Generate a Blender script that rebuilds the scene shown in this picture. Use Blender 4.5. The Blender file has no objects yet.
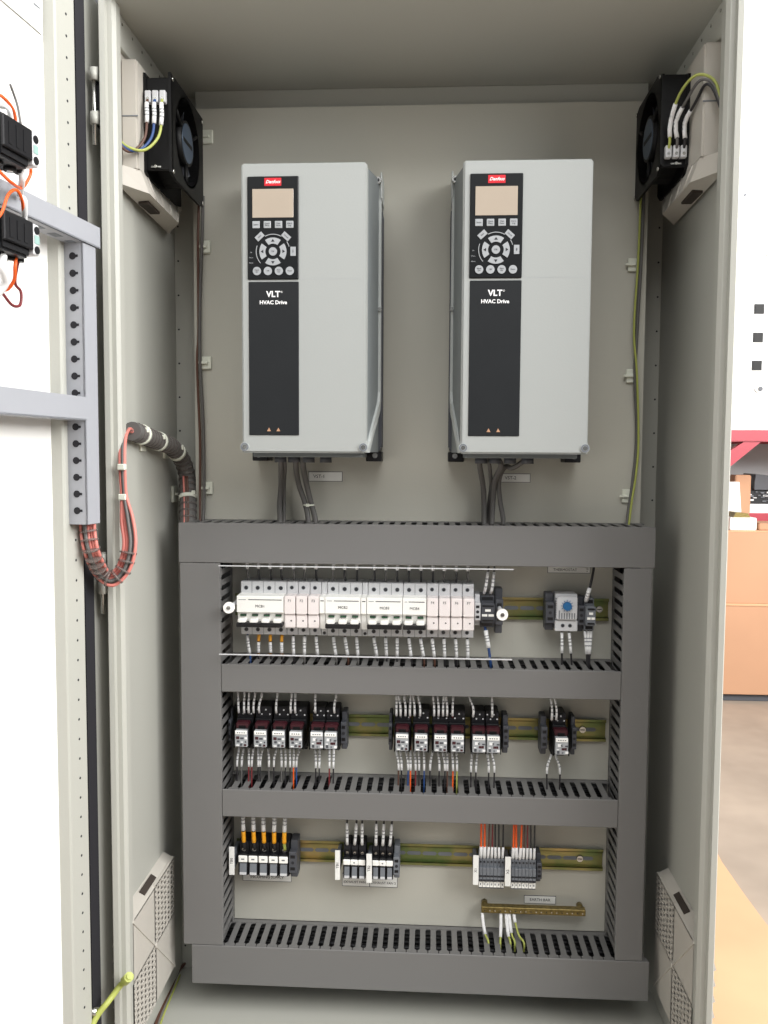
import bpy, bmesh, math, random
from mathutils import Vector, Matrix
random.seed(7)
PI = math.pi
GZ = 1050.0                       # workshop floor lies 1050 mm under the datum used for the measurements
col = bpy.context.scene.collection

# ------------------------------------------------------------------ camera model (mm)
F = 845.0
CAM = Vector((25.6, -1332.9, 5.1))
_p, _y, _r = map(math.radians, (-3.78, 3.2, .31))
_f = Vector((-math.sin(_y)*math.cos(_p), math.cos(_y)*math.cos(_p), math.sin(_p)))
_rt = Vector((math.cos(_y), math.sin(_y), 0)); _up = _rt.cross(_f)
_R = _rt*math.cos(_r) + _up*math.sin(_r); _U = -_rt*math.sin(_r) + _up*math.cos(_r)
def ray(u, v): return _f + _R*((u-384)/F) + _U*((512-v)/F)
def PY(u, v, Y): d = ray(u, v); return CAM + d*((Y-CAM.y)/d.y)
def PX(u, v, X): d = ray(u, v); return CAM + d*((X-CAM.x)/d.x)
def PZ(u, v, Z): d = ray(u, v); return CAM + d*((Z-CAM.z)/d.z)
def W(p): return Vector((p[0]/1000, p[1]/1000, (p[2]+GZ)/1000))

# ------------------------------------------------------------------ materials
def s2l(c):
    c /= 255
    return c/12.92 if c <= .04045 else ((c+.055)/1.055)**2.4
def mat(name, rgb, rough=.5, metal=0., var=.04, scale=30, bump=0., bscale=400, trans=0., spec=.5, alpha=1.):
    m = bpy.data.materials.new(name); m.use_nodes = True
    nt = m.node_tree; b = nt.nodes['Principled BSDF']
    c = [s2l(x) for x in rgb]
    tc = nt.nodes.new('ShaderNodeTexCoord')
    n = nt.nodes.new('ShaderNodeTexNoise'); n.inputs['Scale'].default_value = scale; n.inputs['Detail'].default_value = 3
    nt.links.new(tc.outputs['Object'], n.inputs['Vector'])
    r = nt.nodes.new('ShaderNodeValToRGB')
    r.color_ramp.elements[0].position = .3; r.color_ramp.elements[1].position = .7
    r.color_ramp.elements[0].color = (*[x*(1-var) for x in c], 1)
    r.color_ramp.elements[1].color = (*[min(1, x*(1+var)) for x in c], 1)
    nt.links.new(n.outputs['Fac'], r.inputs['Fac']); nt.links.new(r.outputs['Color'], b.inputs['Base Color'])
    b.inputs['Roughness'].default_value = rough; b.inputs['Metallic'].default_value = metal
    b.inputs['Specular IOR Level'].default_value = spec
    b.inputs['Transmission Weight'].default_value = trans; b.inputs['Alpha'].default_value = alpha
    if bump:
        n2 = nt.nodes.new('ShaderNodeTexNoise'); n2.inputs['Scale'].default_value = bscale
        nt.links.new(tc.outputs['Object'], n2.inputs['Vector'])
        bp = nt.nodes.new('ShaderNodeBump'); bp.inputs['Strength'].default_value = bump; bp.inputs['Distance'].default_value = .001
        nt.links.new(n2.outputs['Fac'], bp.inputs['Height']); nt.links.new(bp.outputs['Normal'], b.inputs['Normal'])
    return m
M = dict(
 paint=mat('powder_coat', (178,178,170), .45, bump=.15, var=.015, scale=4),
 plate=mat('plate_paint', (190,188,177), .5, bump=.12, var=.02, scale=3),
 door_white=mat('door_paint', (238,237,234), .4, bump=.1, var=.01),
 gasket=mat('black_foam', (28,27,33), .8),
 railgrey=mat('grey_rail_paint', (160,162,168), .4, var=.01),
 duct=mat('grey_pvc', (113,112,111), .5, var=.012, scale=5),
 black=mat('black_plastic', (22,22,25), .45, spec=.35),
 blackgloss=mat('black_metal', (9,9,10), .5, spec=.25),
 darkgrey=mat('dark_grey_plastic', (72,74,80), .5),
 midgrey=mat('mid_grey_plastic', (112,116,122), .5),
 lightgrey=mat('light_grey_plastic', (205,206,208), .45, var=.01),
 white=mat('white_plastic', (250,249,244), .4, var=.01),
 pinkwhite=mat('warm_white_plastic', (240,232,230), .4, var=.01),
 cover=mat('drive_cover', (162,165,163), .42, var=.008, scale=3, bump=.08),
 driveside=mat('drive_side_metal', (110,116,118), .45, var=.02),
 driverim=mat('drive_rim', (176,180,178), .45),
 panelblack=mat('keypad_black', (20,22,24), .35, spec=.3),
 charcoal=mat('charcoal_panel', (34,36,38), .4, spec=.3),
 screen=mat('lcd_screen', (176,163,148), .18, var=.01),
 red=mat('badge_red', (205,30,44), .4),
 keygrey=mat('key_grey', (162,165,168), .5),
 ink=mat('black_ink', (35,35,40), .7),
 inkwhite=mat('white_ink', (240,240,240), .6),
 green=mat('green_flag', (40,95,60), .5),
 chrome=mat('zinc', (200,200,196), .25, metal=1.),
 brass=mat('tarnished_brass', (132,116,70), .4, metal=.7, var=.3, scale=200),
 label=mat('label_stock', (236,236,232), .5, var=.01),
 sleeve=mat('white_sleeve', (236,236,236), .5, var=.03, scale=300),
 wblack=mat('wire_black', (40,38,40), .5), wgrey=mat('wire_grey', (98,96,94), .55), wbrown=mat('wire_brown', (92,62,50), .5),
 worange=mat('wire_orange', (238,96,30), .45), wblue=mat('wire_blue', (38,72,128), .45), wred=mat('wire_dark_red', (120,40,44), .5),
 wpink=mat('wire_salmon', (214,128,118), .45), wyg=mat('wire_yellow_green', (170,177,90), .45), wwhite=mat('wire_white', (235,235,235), .5),
 yellow=mat('ferrule_yellow', (240,166,26), .45), tie=mat('tie_nylon', (226,228,214), .45),
 maroon=mat('maroon_clip', (62,22,30), .35), blue=mat('dial_blue', (34,98,150), .4),
 filterplastic=mat('filter_plastic', (192,187,178), .5, var=.015), grillshade=mat('filter_mesh', (128,122,114), .9),
 concrete=mat('concrete', (154,140,126), .7, var=.2, scale=3.5, bump=.5, bscale=60),
 card=mat('cardboard', (180,138,108), .8, var=.06, scale=2.5), card2=mat('cardboard_pale', (200,158,122), .8, var=.08, scale=3),
 redpaint=mat('red_rack_paint', (158,48,62), .45), wall=mat('workshop_wall', (235,235,235), .8, var=.02),
 bglass=mat('pale_plastic', (240,240,238), .5),slot=mat('dark_slot', (58,50,44), .8), teal=mat('teal_plastic', (150,182,176), .5),
 hub=mat('fan_label', (70,86,106), .35, metal=.4), sleeving=mat('spiral_wrap', (120,112,108), .4, alpha=.55),
)
# DIN rail: passivated zinc whose yellow-green film varies along the strip
m = mat('passivated_zinc', (150,160,90), .32, metal=.75); nt = m.node_tree
rp = [n for n in nt.nodes if n.type == 'VALTORGB'][0]; nz = [n for n in nt.nodes if n.type == 'TEX_NOISE'][0]
nz.inputs['Scale'].default_value = 14
rp.color_ramp.elements[0].color = (s2l(112), s2l(128), s2l(80), 1); rp.color_ramp.elements[1].color = (s2l(190), s2l(166), s2l(112), 1)
rp.color_ramp.elements[0].position = .42; rp.color_ramp.elements[1].position = .72
M['din'] = m
# clear acrylic
m = bpy.data.materials.new('clear_acrylic'); m.use_nodes = True; nt = m.node_tree; nt.nodes.clear()
o = nt.nodes.new('ShaderNodeOutputMaterial'); mx = nt.nodes.new('ShaderNodeMixShader'); tr = nt.nodes.new('ShaderNodeBsdfTransparent')
gl = nt.nodes.new('ShaderNodeBsdfGlossy'); gl.inputs['Roughness'].default_value = .06; tr.inputs['Color'].default_value = (1, 1, 1, 1)
fr = nt.nodes.new('ShaderNodeFresnel'); fr.inputs['IOR'].default_value = 1.49
ge = nt.nodes.new('ShaderNodeNewGeometry'); iv = nt.nodes.new('ShaderNodeMath'); iv.operation = 'SUBTRACT'; iv.inputs[0].default_value = 1; ml = nt.nodes.new('ShaderNodeMath'); ml.operation = 'MULTIPLY'
nt.links.new(ge.outputs['Backfacing'], iv.inputs[1]); nt.links.new(iv.outputs[0], ml.inputs[0]); nt.links.new(fr.outputs[0], ml.inputs[1]); nt.links.new(ml.outputs[0], mx.inputs[0]); nt.links.new(tr.outputs[0], mx.inputs[1]); nt.links.new(gl.outputs[0], mx.inputs[2]); nt.links.new(mx.outputs[0], o.inputs[0])
M['acrylic'] = m

# ------------------------------------------------------------------ mesh builder, all in millimetres
class MB:
    def __init__(s, xf=None):
        s.bm = bmesh.new(); s.mats = []; s.xf = xf
    def _mi(s, m):
        m = M[m] if isinstance(m, str) else m
        if m not in s.mats: s.mats.append(m)
        return s.mats.index(m)
    def _add(s, verts, faces, m):
        if s.xf: verts = [s.xf(*v) for v in verts]
        vs = [s.bm.verts.new(v) for v in verts]; i = s._mi(m)
        out = []
        for f in faces:
            try:
                fc = s.bm.faces.new([vs[k] for k in f]); fc.material_index = i; out.append(fc)
            except ValueError: pass
        return out
    def box(s, x0, x1, y0, y1, z0, z1, m='paint', bev=0):
        if x0 > x1: x0, x1 = x1, x0
        if y0 > y1: y0, y1 = y1, y0
        if z0 > z1: z0, z1 = z1, z0
        b = min(bev, (x1-x0)*.45, (y1-y0)*.45, (z1-z0)*.45)
        if b <= 0:
            v = [(x, y, z) for x in (x0, x1) for y in (y0, y1) for z in (z0, z1)]
            s._add(v, [(0,1,3,2),(4,6,7,5),(0,4,5,1),(2,3,7,6),(0,2,6,4),(1,5,7,3)], m)
        else:                                    # chamfered box: 24 vertices
            t = bmesh.new(); bmesh.ops.create_cube(t, size=1)
            for v in t.verts: v.co = ((x0+x1)/2+v.co.x*(x1-x0), (y0+y1)/2+v.co.y*(y1-y0), (z0+z1)/2+v.co.z*(z1-z0))
            bmesh.ops.bevel(t, geom=t.edges[:], offset=b, segments=1 if b < 1.2 else 2, affect='EDGES')
            t.verts.index_update()
            s._add([tuple(v.co) for v in t.verts], [[v.index for v in f.verts] for f in t.faces], m); t.free()
        return s
    def prism(s, poly, axis, a, b, m='paint'):
        """poly: 2D outline; axis 'x': (y,z), 'y': (x,z), 'z': (x,y); from a to b"""
        def P(q, t): return {'x': (t, q[0], q[1]), 'y': (q[0], t, q[1]), 'z': (q[0], q[1], t)}[axis]
        n = len(poly); v = [P(q, a) for q in poly] + [P(q, b) for q in poly]
        s._add(v, [tuple(range(n)), tuple(range(2*n-1, n-1, -1))] + [(i, (i+1) % n, n+(i+1) % n, n+i) for i in range(n)], m)
        return s
    def cyl(s, c, axis, r, h, m='paint', n=16, r2=None):
        r2 = r if r2 is None else r2; v = []
        for k, (t, rr) in enumerate(((0, r), (h, r2))):
            for i in range(n):
                a = 2*PI*i/n; p, q = rr*math.cos(a), rr*math.sin(a)
                v.append({'x': (c[0]+t, c[1]+p, c[2]+q), 'y': (c[0]+p, c[1]+t, c[2]+q), 'z': (c[0]+p, c[1]+q, c[2]+t)}[axis])
        fs = s._add(v, [tuple(range(n)), tuple(range(2*n-1, n-1, -1))] + [(i, (i+1) % n, n+(i+1) % n, n+i) for i in range(n)], m)
        for f in fs[2:]: f.smooth = True
        return s
    def ring(s, c, axis, r0, r1, h, m='paint', n=28, a0=0, a1=2*PI):
        full = abs(a1-a0-2*PI) < 1e-6; k = n if full else n+1; v = []
        for t in (0, h):
            for rr in (r0, r1):
                for i in range(k):
                    a = a0+(a1-a0)*i/n; p, q = rr*math.cos(a), rr*math.sin(a)
                    v.append({'x': (c[0]+t, c[1]+p, c[2]+q), 'y': (c[0]+p, c[1]+t, c[2]+q), 'z': (c[0]+p, c[1]+q, c[2]+t)}[axis])
        f = []
        for i in range(n):
            j = (i+1) % k
            f += [(i, j, k+j, k+i), (2*k+i, 3*k+i, 3*k+j, 2*k+j), (i, 2*k+i, 2*k+j, j), (k+i, k+j, 3*k+j, 3*k+i)]
        if not full: f += [(0, k, 3*k, 2*k), (n, 2*k+n, 3*k+n, k+n)]
        s._add(v, f, m); return s
    def tube(s, pts, r, m, n=8, smooth=True, samples=6):
        pts = [Vector(p) for p in pts]
        if smooth and len(pts) > 2:
            q = [2*pts[0]-pts[1]] + pts + [2*pts[-1]-pts[-2]]; out = []
            for i in range(1, len(q)-2):
                for k in range(samples):
                    t = k/samples; a, b, c, d = q[i-1], q[i], q[i+1], q[i+2]
                    out.append(.5*((2*b)+(c-a)*t+(2*a-5*b+4*c-d)*t*t+(3*b-a-3*c+d)*t**3))
            out.append(pts[-1]); pts = out
        v = []; L = len(pts); ref = None
        for i, p in enumerate(pts):
            d = (pts[min(i+1, L-1)]-pts[max(i-1, 0)])
            d = d.normalized() if d.length > 1e-6 else Vector((0, 0, 1))
            if ref is None: ref = d.orthogonal().normalized()
            ref = (ref-d*ref.dot(d)); ref = ref.normalized() if ref.length > 1e-5 else d.orthogonal().normalized()
            w = d.cross(ref)
            rr = r[min(i, len(r)-1)] if isinstance(r, (list, tuple)) else r
            for k in range(n):
                a = 2*PI*k/n; v.append(tuple(p+ref*(rr*math.cos(a))+w*(rr*math.sin(a))))
        f = [tuple(range(n)), tuple(range((L-1)*n+n-1, (L-1)*n-1, -1))]
        for i in range(L-1):
            for k in range(n): f.append((i*n+k, i*n+(k+1) % n, (i+1)*n+(k+1) % n, (i+1)*n+k))
        xf = s.xf; s.xf = None
        fs = s._add(v, f, m); s.xf = xf
        for q in fs[2:]: q.smooth = True
        return s
    def path(s, pts, samples=6):
        return pts
    def plate_hole(s, x0, x1, w, y0, y1, z0, z1, cy, cz, r, m, n=32):
        """rectangular plate in the YZ plane from x0 to x1 with a round hole"""
        v = []
        for X in (x0, x1):
            for i in range(n):
                a = 2*PI*(i+.5)/n; c, q = math.cos(a), math.sin(a)
                k = min(((y1-cy)/c if c > 0 else (y0-cy)/c) if abs(c) > 1e-6 else 1e9, ((z1-cz)/q if q > 0 else (z0-cz)/q) if abs(q) > 1e-6 else 1e9)
                v += [(X, cy+r*c, cz+r*q), (X, cy+k*c, cz+k*q)]
        f = []
        for i in range(n):
            j = (i+1) % n; a, b, c, d = 2*i, 2*i+1, 2*j+1, 2*j; o = 2*n
            f += [(a, b, c, d), (a+o, d+o, c+o, b+o), (a, d, d+o, a+o), (b, b+o, c+o, c)]
        s._add(v, f, m); return s
    def build(s, name, parent=None, kind=None):
        bm = s.bm
        bmesh.ops.recalc_face_normals(bm, faces=bm.faces[:])
        for v in bm.verts: v.co = W(v.co)
        if parent is not None: off = parent_loc(parent)
        else:
            xs = [v.co.x for v in bm.verts]; ys = [v.co.y for v in bm.verts]; zs = [v.co.z for v in bm.verts]
            off = Vector(((min(xs)+max(xs))/2, (min(ys)+max(ys))/2, min(zs)))
        for v in bm.verts: v.co -= off
        me = bpy.data.meshes.new(name); bm.to_mesh(me); bm.free()
        for mm in s.mats: me.materials.append(mm)
        ob = bpy.data.objects.new(name, me); col.objects.link(ob)
        if parent is None: ob.location = off
        else: ob.parent = parent
        if kind: ob['kind'] = kind
        return ob
def parent_loc(o):
    v = Vector((0, 0, 0))
    while o is not None: v = v+o.location; o = o.parent
    return v
def tag(o, label, cat, group=None, kind=None):
    o['label'] = label; o['category'] = cat
    if group: o['group'] = group
    if kind: o['kind'] = kind
    return o
def thing(name, p, label, cat, group=None):
    o = bpy.data.objects.new(name, None); o.empty_display_size = .02; col.objects.link(o); o.location = W(p)
    return tag(o, label, cat, group)
def copy_tree(o, parent=None):
    c = o.copy(); col.objects.link(c); c.parent = parent
    for ch in list(o.children): copy_tree(ch, c)
    return c
def dup(root, dx, dz, label, dy=0):
    c = copy_tree(root); c.location = root.location+Vector((dx/1000, dy/1000, dz/1000)); c['label'] = label
    return c
_tx = {}
def text(s, size, x, y, z, parent, m='ink', name='printed_text', rot=0, shear=0, bold=0, sx=1):
    """flat lettering facing the viewer side (-Y), centred on x,z; size in mm cap height"""
    cu = bpy.data.curves.new('t', 'FONT'); cu.body = s; cu.size = size*1.38/1000; cu.align_x = 'CENTER'; cu.align_y = 'CENTER'
    cu.shear = shear; cu.offset = bold/1000; cu.extrude = .00008; cu.resolution_u = 2
    t = bpy.data.objects.new('t', cu); col.objects.link(t)
    bpy.context.view_layer.update()
    me = bpy.data.meshes.new_from_object(t.evaluated_get(bpy.context.evaluated_depsgraph_get()))
    bpy.data.objects.remove(t); bpy.data.curves.remove(cu)
    me.transform(Matrix.Rotation(rot, 4, 'Y') @ Matrix.Diagonal((sx, 1, 1, 1)) @ Matrix.Rotation(PI/2, 4, 'X'))
    me.materials.clear(); me.materials.append(M[m])
    ob = bpy.data.objects.new(name, me); col.objects.link(ob)
    ob.parent = parent; ob.location = W((x, y, z))-parent_loc(parent)
    return ob
ORD = ['first','second','third','fourth','fifth','sixth','seventh','eighth','ninth','tenth','eleventh','twelfth','thirteenth','fourteenth','fifteenth','sixteenth','seventeenth','eighteenth','nineteenth','twentieth']

# ================================================================== WORKSHOP SETTING
FL = -GZ
b = MB(); b.box(-4000, 5000, -4500, 5200, FL-60, FL, 'concrete'); b.build('floor', kind='structure')
b = MB(); b.box(-4000, 5000, 5200, 5300, FL, 2600, 'wall'); b.build('wall_back', kind='structure')

# ================================================================== CABINET
cab = thing('electrical_cabinet', (0, -100, FL), 'tall open pale grey steel electrical cabinet holding all the switchgear', 'cabinet')
ZF, ZC = -875, 577
for s in (-1, 1):
    b = MB(); b.box(s*395, s*400, -248, 100, ZF-20, ZC+20, 'paint'); o = b.build('side_panel', cab)
b = MB(); b.box(-400, 400, 96, 100, ZF-20, ZC+20, 'paint'); b.build('back_panel', cab)
b = MB(); b.box(-395, 395, -248, 96, ZC, ZC+20, 'paint'); b.build('top_panel', cab)
b = MB(); b.box(-395, 395, -248, 96, ZF-20, ZF, 'paint'); b.build('bottom_panel', cab)
b = MB(); b.box(-390, 390, -238, 50, FL, ZF-20, 'darkgrey', 2); b.build('plinth', cab)
b = MB()
b.box(-350, 350, -2, 0, -845, 541, 'plate')
b.box(-350, -347, 0, 14, -845, 541, 'plate'); b.box(347, 350, 0, 14, -845, 541, 'plate'); b.box(-350, 350, 0, 14, 538, 541, 'plate')
mp = b.build('mounting_plate', cab)
for s in (-1, 1):                       # rear corner posts with their row of pin holes
    yp = 80 if s > 0 else 45
    b = MB(); b.box(s*395, s*345, yp, 96, ZF, ZC, 'paint', 1)
    for k in range(26): b.cyl((s*389, yp-.6, ZF+40+k*55), 'y', 1.6, 1, 'ink', 8)
    b.build('corner_post', cab)
    b = MB(); b.box(s*395, s*384, -235, yp, 536, ZC, 'paint', 1)
    for k in range(7): b.cyl((s*383 if s > 0 else -383.6, -210+k*38, 566), 'x', 2, .6, 'chrome', 8)
    b.build('top_side_rail', cab)
b = MB(); b.box(-352, 352, 20, 96, 543, ZC, 'paint', 1); b.build('rear_top_rail', cab)
for s in (-1, 1):                       # front frame: folded lip with outer rain ridge
    b = MB(); x0, x1 = (378, 400)
    b.prism([(s*x0, -232), (s*x0, -246), (s*(x0+4), -251), (s*(x0+10), -251), (s*(x0+10.5), -259), (s*(x1-5), -260), (s*(x1-3.5), -258), (s*(x1-3), -232)], 'z', ZF-20, ZC+20, 'paint')
    b.build('front_lip', cab)
b = MB(); b.box(-378, 378, -262, -240, ZC+2, ZC+20, 'paint', 2); b.build('front_lip', cab)
b = MB(); b.box(-378, 378, -262, -240, ZF-20, ZF-2, 'paint', 2); b.build('front_lip', cab)

# ---- door, hinged left, opened a little past square
A = math.radians(8.6); HX, HY = -413.0, -238.0
def DX(t, off, z): return (HX-math.sin(A)*t+math.cos(A)*off, HY-math.cos(A)*t-math.sin(A)*off, z)
def PD(u, v, off):                       # where the line of sight meets the plane off mm in front of the door's inner face
    n = Vector((math.cos(A), -math.sin(A), 0)); P0 = Vector((HX, HY, 0))+n*off; r = ray(u, v)
    P = CAM+r*(((P0-CAM).dot(n))/r.dot(n)); q = P-Vector((HX, HY, 0))
    return q.dot(Vector((-math.sin(A), -math.cos(A), 0))), P.z
tg0 = PD(86.5, 100, 6)[0]; tg1 = PD(76, 100, 6)[0]; tc0 = PD(76, 100, 14)[0]; tc1 = PD(56.5, 100, 14)[0]
door = MB(DX); door.box(tg0, 790, -22, 0, ZF-10, ZC+10, 'door_white', 0); door.box(-34, tg0, -22, 0, ZF-10, ZC+10, 'paint', 0); d_ob = door.build('cabinet_door', cab)  # hinge-side margin takes the greyer paint, standing in for its shade
g = MB(DX); g.box(tg0, tg1+1, 0, 6, ZF+5, ZC-2, 'gasket', 2); g.build('gasket', d_ob)
g = MB(DX); g.prism([(tc0, 0), (tc0, 13), (tc0+2, 14), (tc1-2, 14), (tc1, 12), (tc1+3, 0)], 'z', ZF+15, ZC-8, 'paint')
for k in range(60):
    z = ZF+25+k*25
    if z > ZC-12: break
    g.cyl((tc0+(tc1-tc0)*.45, 13.7, z), 'y', 1.7, .6, 'ink', 8)
g.build('perforated_stiffener', d_ob)
for zt, zb in ((493, 410), (-122, -189)):
    g = MB(); hq = PY(94.5 if zt > 0 else 102.5, 110 if zt > 0 else 575, -256); hx = hq.x
    for za in (zt-17, zb+12): g.cyl((hx, -256, za), 'z', 5.4, 15, 'paint', 14)
    g.cyl((hx, -256, zb-14), 'z', 2.8, zt-zb+8, 'chrome', 10)
    g.box(hx, -399, -256, -250, zt-17, zt, 'paint'); g.box(hx, -399, -256, -250, zb+12, zb+29, 'paint'); g.box(hx, -399, -252, -240, zb+12, zt, 'gasket')
    g.build('hinge', d_ob)
# mounting frame on the door: upright with keyhole slots and two cross rails
tv0 = PD(98, 400, 38)[0]; tv1 = PD(85, 400, 38)[0]; zl1 = PD(85, 397, 38)[1]; zl0 = PD(85, 420.5, 38)[1]; zvb = PD(85, 525, 38)[1]
tu0 = PD(100, 228, 40)[0]; zu1 = PD(100, 228, 40)[1]; zu0 = PD(100, 249, 40)[1]
g = MB(DX)
g.box(tv0, tv1, 36, 38, zvb, zu0, 'railgrey'); g.box(tv1-2, tv1, 13.5, 38, zvb, zu0, 'railgrey'); g.box(tv0, tv0+2, 13.5, 36, zvb, zu0, 'railgrey')
zz = zu0-16
while zz > zvb+6:
    g.cyl((tv1+.1, 25, zz), 'x', 4.3, .5, 'gasket', 14); g.box(tv1+.1, tv1+.6, 28, 32, zz-1.4, zz+1.4, 'gasket'); zz -= 20.2
g.build('mounting_upright', d_ob)
g = MB(DX); g.box(tu0, 640, 38, 40, zu0, zu1, 'railgrey'); g.box(tu0, 640, 14, 40, zu0, zu0+2, 'railgrey'); g.box(tu0, 640, 14, 38, zu1-2, zu1, 'railgrey')
for k in range(6): g.box(tu0+30+k*34, tu0+46+k*34, 20, 30, zu0-.4, zu0, 'midgrey')
g.build('mounting_rail', d_ob)
g = MB(DX); g.box(tv1-1, 640, 37, 39, zl0, zl1, 'railgrey'); g.box(tv1-1, 640, 14, 39, zl0, zl0+2, 'railgrey'); g.box(tv1-1, 640, 14, 37, zl1-2, zl1, 'railgrey')
g.build('mounting_rail', d_ob)

# document sheet fixed on the door
t0, z0 = PD(44, 35, 3.5); 
g = MB(DX); g.prism([(t0, z0), (t0-2, z0+190), (t0+240, z0+230), (t0+235, z0+6)], 'y', 1.4, 2.0, 'label')
for k, (a, c, w) in enumerate(((10, 34, 9), (22, 40, 4), (5, 26, 12), (16, 47, 10), (30, 52, 14), (8, 60, 20), (36, 66, 16))):
    g.box(t0+a, t0+a+w, 2.0, 2.2, z0+c, z0+c+2.2, 'midgrey')
sh = g.build('paper_sheet'); tag(sh, 'white paper document sheet stuck on the inside of the open door', 'document')

# contact blocks behind the push buttons of the door
def contact_block(u0, u1, v0, v1, label):
    off = 86
    ta, za = PD(u1, v0, off); tb, zb = PD(u1, v1, off)
    x, y, z = DX(ta, off, zb)
    r = thing('contact_block', (x, y, z), label, 'switch', 'push button contact blocks on the open door')
    g = MB(DX); H = za-zb; w = 46
    g.box(ta+2, ta+w, 50, off, zb, za, 'black', 2.5); g.box(ta+2, ta+w, 86, 90, zb+8, za-3, 'black', 1)
    for k in range(3): g.box(ta+12+k*11, ta+17+k*11, 90, 90.6, zb+12, za-8, 'black')
    g.build('body', r)
    g = MB(DX); g.cyl((ta+20, 14, (za+zb)/2), 'y', 14, 38, 'darkgrey', 18); g.box(ta+4, ta+36, 2, 16, zb+4, za-4, 'black', 2); g.build('mounting_collar', r)
    g = MB(DX)
    g.box(ta-7, ta+2, 56, 90, zb+4, za-4, 'lightgrey', 1)
    g.cyl((ta-2.5, 90, za-H*.26), 'y', 3.8, 1, 'black', 14); g.cyl((ta-2.5, 90, zb+H*.24), 'y', 3.8, 1, 'black', 14)
    g.box(ta-6.5, ta+1, 90, 90.6, (za+zb)/2-4, (za+zb)/2+4, 'teal'); g.cyl((ta-4, 70, zb-1), 'z', 4, 5, 'blackgloss', 12)
    g.build('terminal_face', r)
    g = MB(DX); g.cyl((ta+10, 70, zb-3), 'z', 6, 4, 'blackgloss', 12); g.cyl((ta+10, 70, zb-3.6), 'z', 3.4, 1, 'chrome', 10)
    g.cyl((ta+30, 70, zb-3), 'z', 6, 4, 'blackgloss', 12); g.build('clamp_screw', r)
    return r, ta, za, zb, off
cb1 = contact_block(30, 30, 128, 170, 'black contact block on the open door, above the upper grey rail')
cb2 = contact_block(31, 31, 220, 259, 'black contact block on the open door, hanging below the upper grey rail')

def wire(pts, r, m, label, group=None, sleeves=(), name='wire', cat='wire', smat='sleeve', parent=None, sr=1.55, bands=True, samples=5, n=7):
    pts = [Vector(p) for p in pts]
    g = MB(); g.tube(pts, r, m, n=n, samples=samples); ob = g.build(name)
    tag(ob, label, cat, group)
    for k, (a, c) in enumerate(sleeves):
        q = [interp(pts, a+(c-a)*i/4) for i in range(5)]
        g = MB(); mm = smat[k] if isinstance(smat, (list, tuple)) else smat
        g.tube(q, r*sr, mm, n=8, smooth=False)
        if bands and mm == 'sleeve':
            for t in (.28, .42, .6):
                c0 = interp(pts, a+(c-a)*t); c1 = interp(pts, a+(c-a)*(t+.06)); g.tube([c0, c1], r*sr*1.04, 'keygrey', n=8, smooth=False)
        g.build('marker_sleeve' if mm == 'sleeve' else 'ferrule_collar', ob)
    return ob
def interp(pts, t):
    L = [0]
    q = [2*pts[0]-pts[1]] + list(pts) + [2*pts[-1]-pts[-2]]; out = []
    if len(pts) > 2:
        for i in range(1, len(q)-2):
            for k in range(8):
                u = k/8; a, b_, c, d = q[i-1], q[i], q[i+1], q[i+2]
                out.append(.5*((2*b_)+(c-a)*u+(2*a-5*b_+4*c-d)*u*u+(3*b_-a-3*c+d)*u**3))
        out.append(pts[-1])
    else: out = list(pts)
    for i in range(1, len(out)): L.append(L[-1]+(out[i]-out[i-1]).length)
    s = max(0, min(1, t))*L[-1]
    for i in range(1, len(out)):
        if L[i] >= s: return out[i-1].lerp(out[i], (s-L[i-1])/max(1e-6, L[i]-L[i-1]))
    return out[-1]
def DV(u, v, off): t, z = PD(u, v, off); return Vector(DX(t, off, z))
gD = 'wires on the door contact blocks'
wire([DV(-8, 92, 60), DV(4, 98, 75), DV(14, 112, 72), DV(16, 131, 66)], 1.6, 'worange', 'orange wire curving into the top of the upper door contact block', gD)
wire([DV(-6, 105, 60), DV(8, 108, 75), DV(10, 120, 72), DV(9, 131, 66)], 2.6, 'wwhite', 'white wire entering the top of the upper door contact block', gD)
wire([DV(10, 84, 60), DV(17, 104, 60), DV(20, 120, 66), DV(22, 131, 66)], 1.2, 'wgrey', 'thin grey wire arching to the top of the upper door contact block', gD)
wire([DV(-6, 166, 95), DV(3, 175, 97), DV(12, 183, 95), DV(22, 188, 60), DV(30, 176, 60), DV(31, 168, 62)], 1.6, 'worange', 'orange wire looping under the upper door contact block', gD)
wire([DV(21, 168, 70), DV(22, 178, 72), DV(21, 187, 60), DV(20, 195, 45)], 3.2, 'wwhite', 'thick white wire dropping from the upper door contact block', gD)
wire([DV(-6, 222, 90), DV(2, 212, 92), DV(8, 195, 92), DV(16, 190, 92), DV(22, 200, 90), DV(24, 222, 75)], 1.5, 'worange', 'orange wire arching over the lower door contact block', gD)
wire([DV(21, 198, 85), DV(24, 200, 88), DV(24.5, 210, 84), DV(24, 223, 75)], 3.0, 'wwhite', 'white sleeved wire entering the top of the lower door contact block', gD)
wire([DV(3, 255, 75), DV(2, 268, 76), DV(5, 283, 70), DV(-6, 297, 60)], 4, 'wwhite', 'thick white wire dropping from the lower door contact block', gD)
wire([DV(16, 257, 75), DV(15, 268, 76), DV(14, 280, 70), DV(6, 290, 60), DV(-8, 288, 50)], 1.7, 'worange', 'orange wire curling below the lower door contact block', gD)
wire([DV(-4, 286, 60), DV(3, 294, 62), DV(12, 305, 62), DV(20, 305, 62), DV(21, 292, 62), DV(15, 282, 62), DV(19, 257, 70)], 1.5, 'wred', 'dark red wire curling below the lower door contact block', gD)

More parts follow.
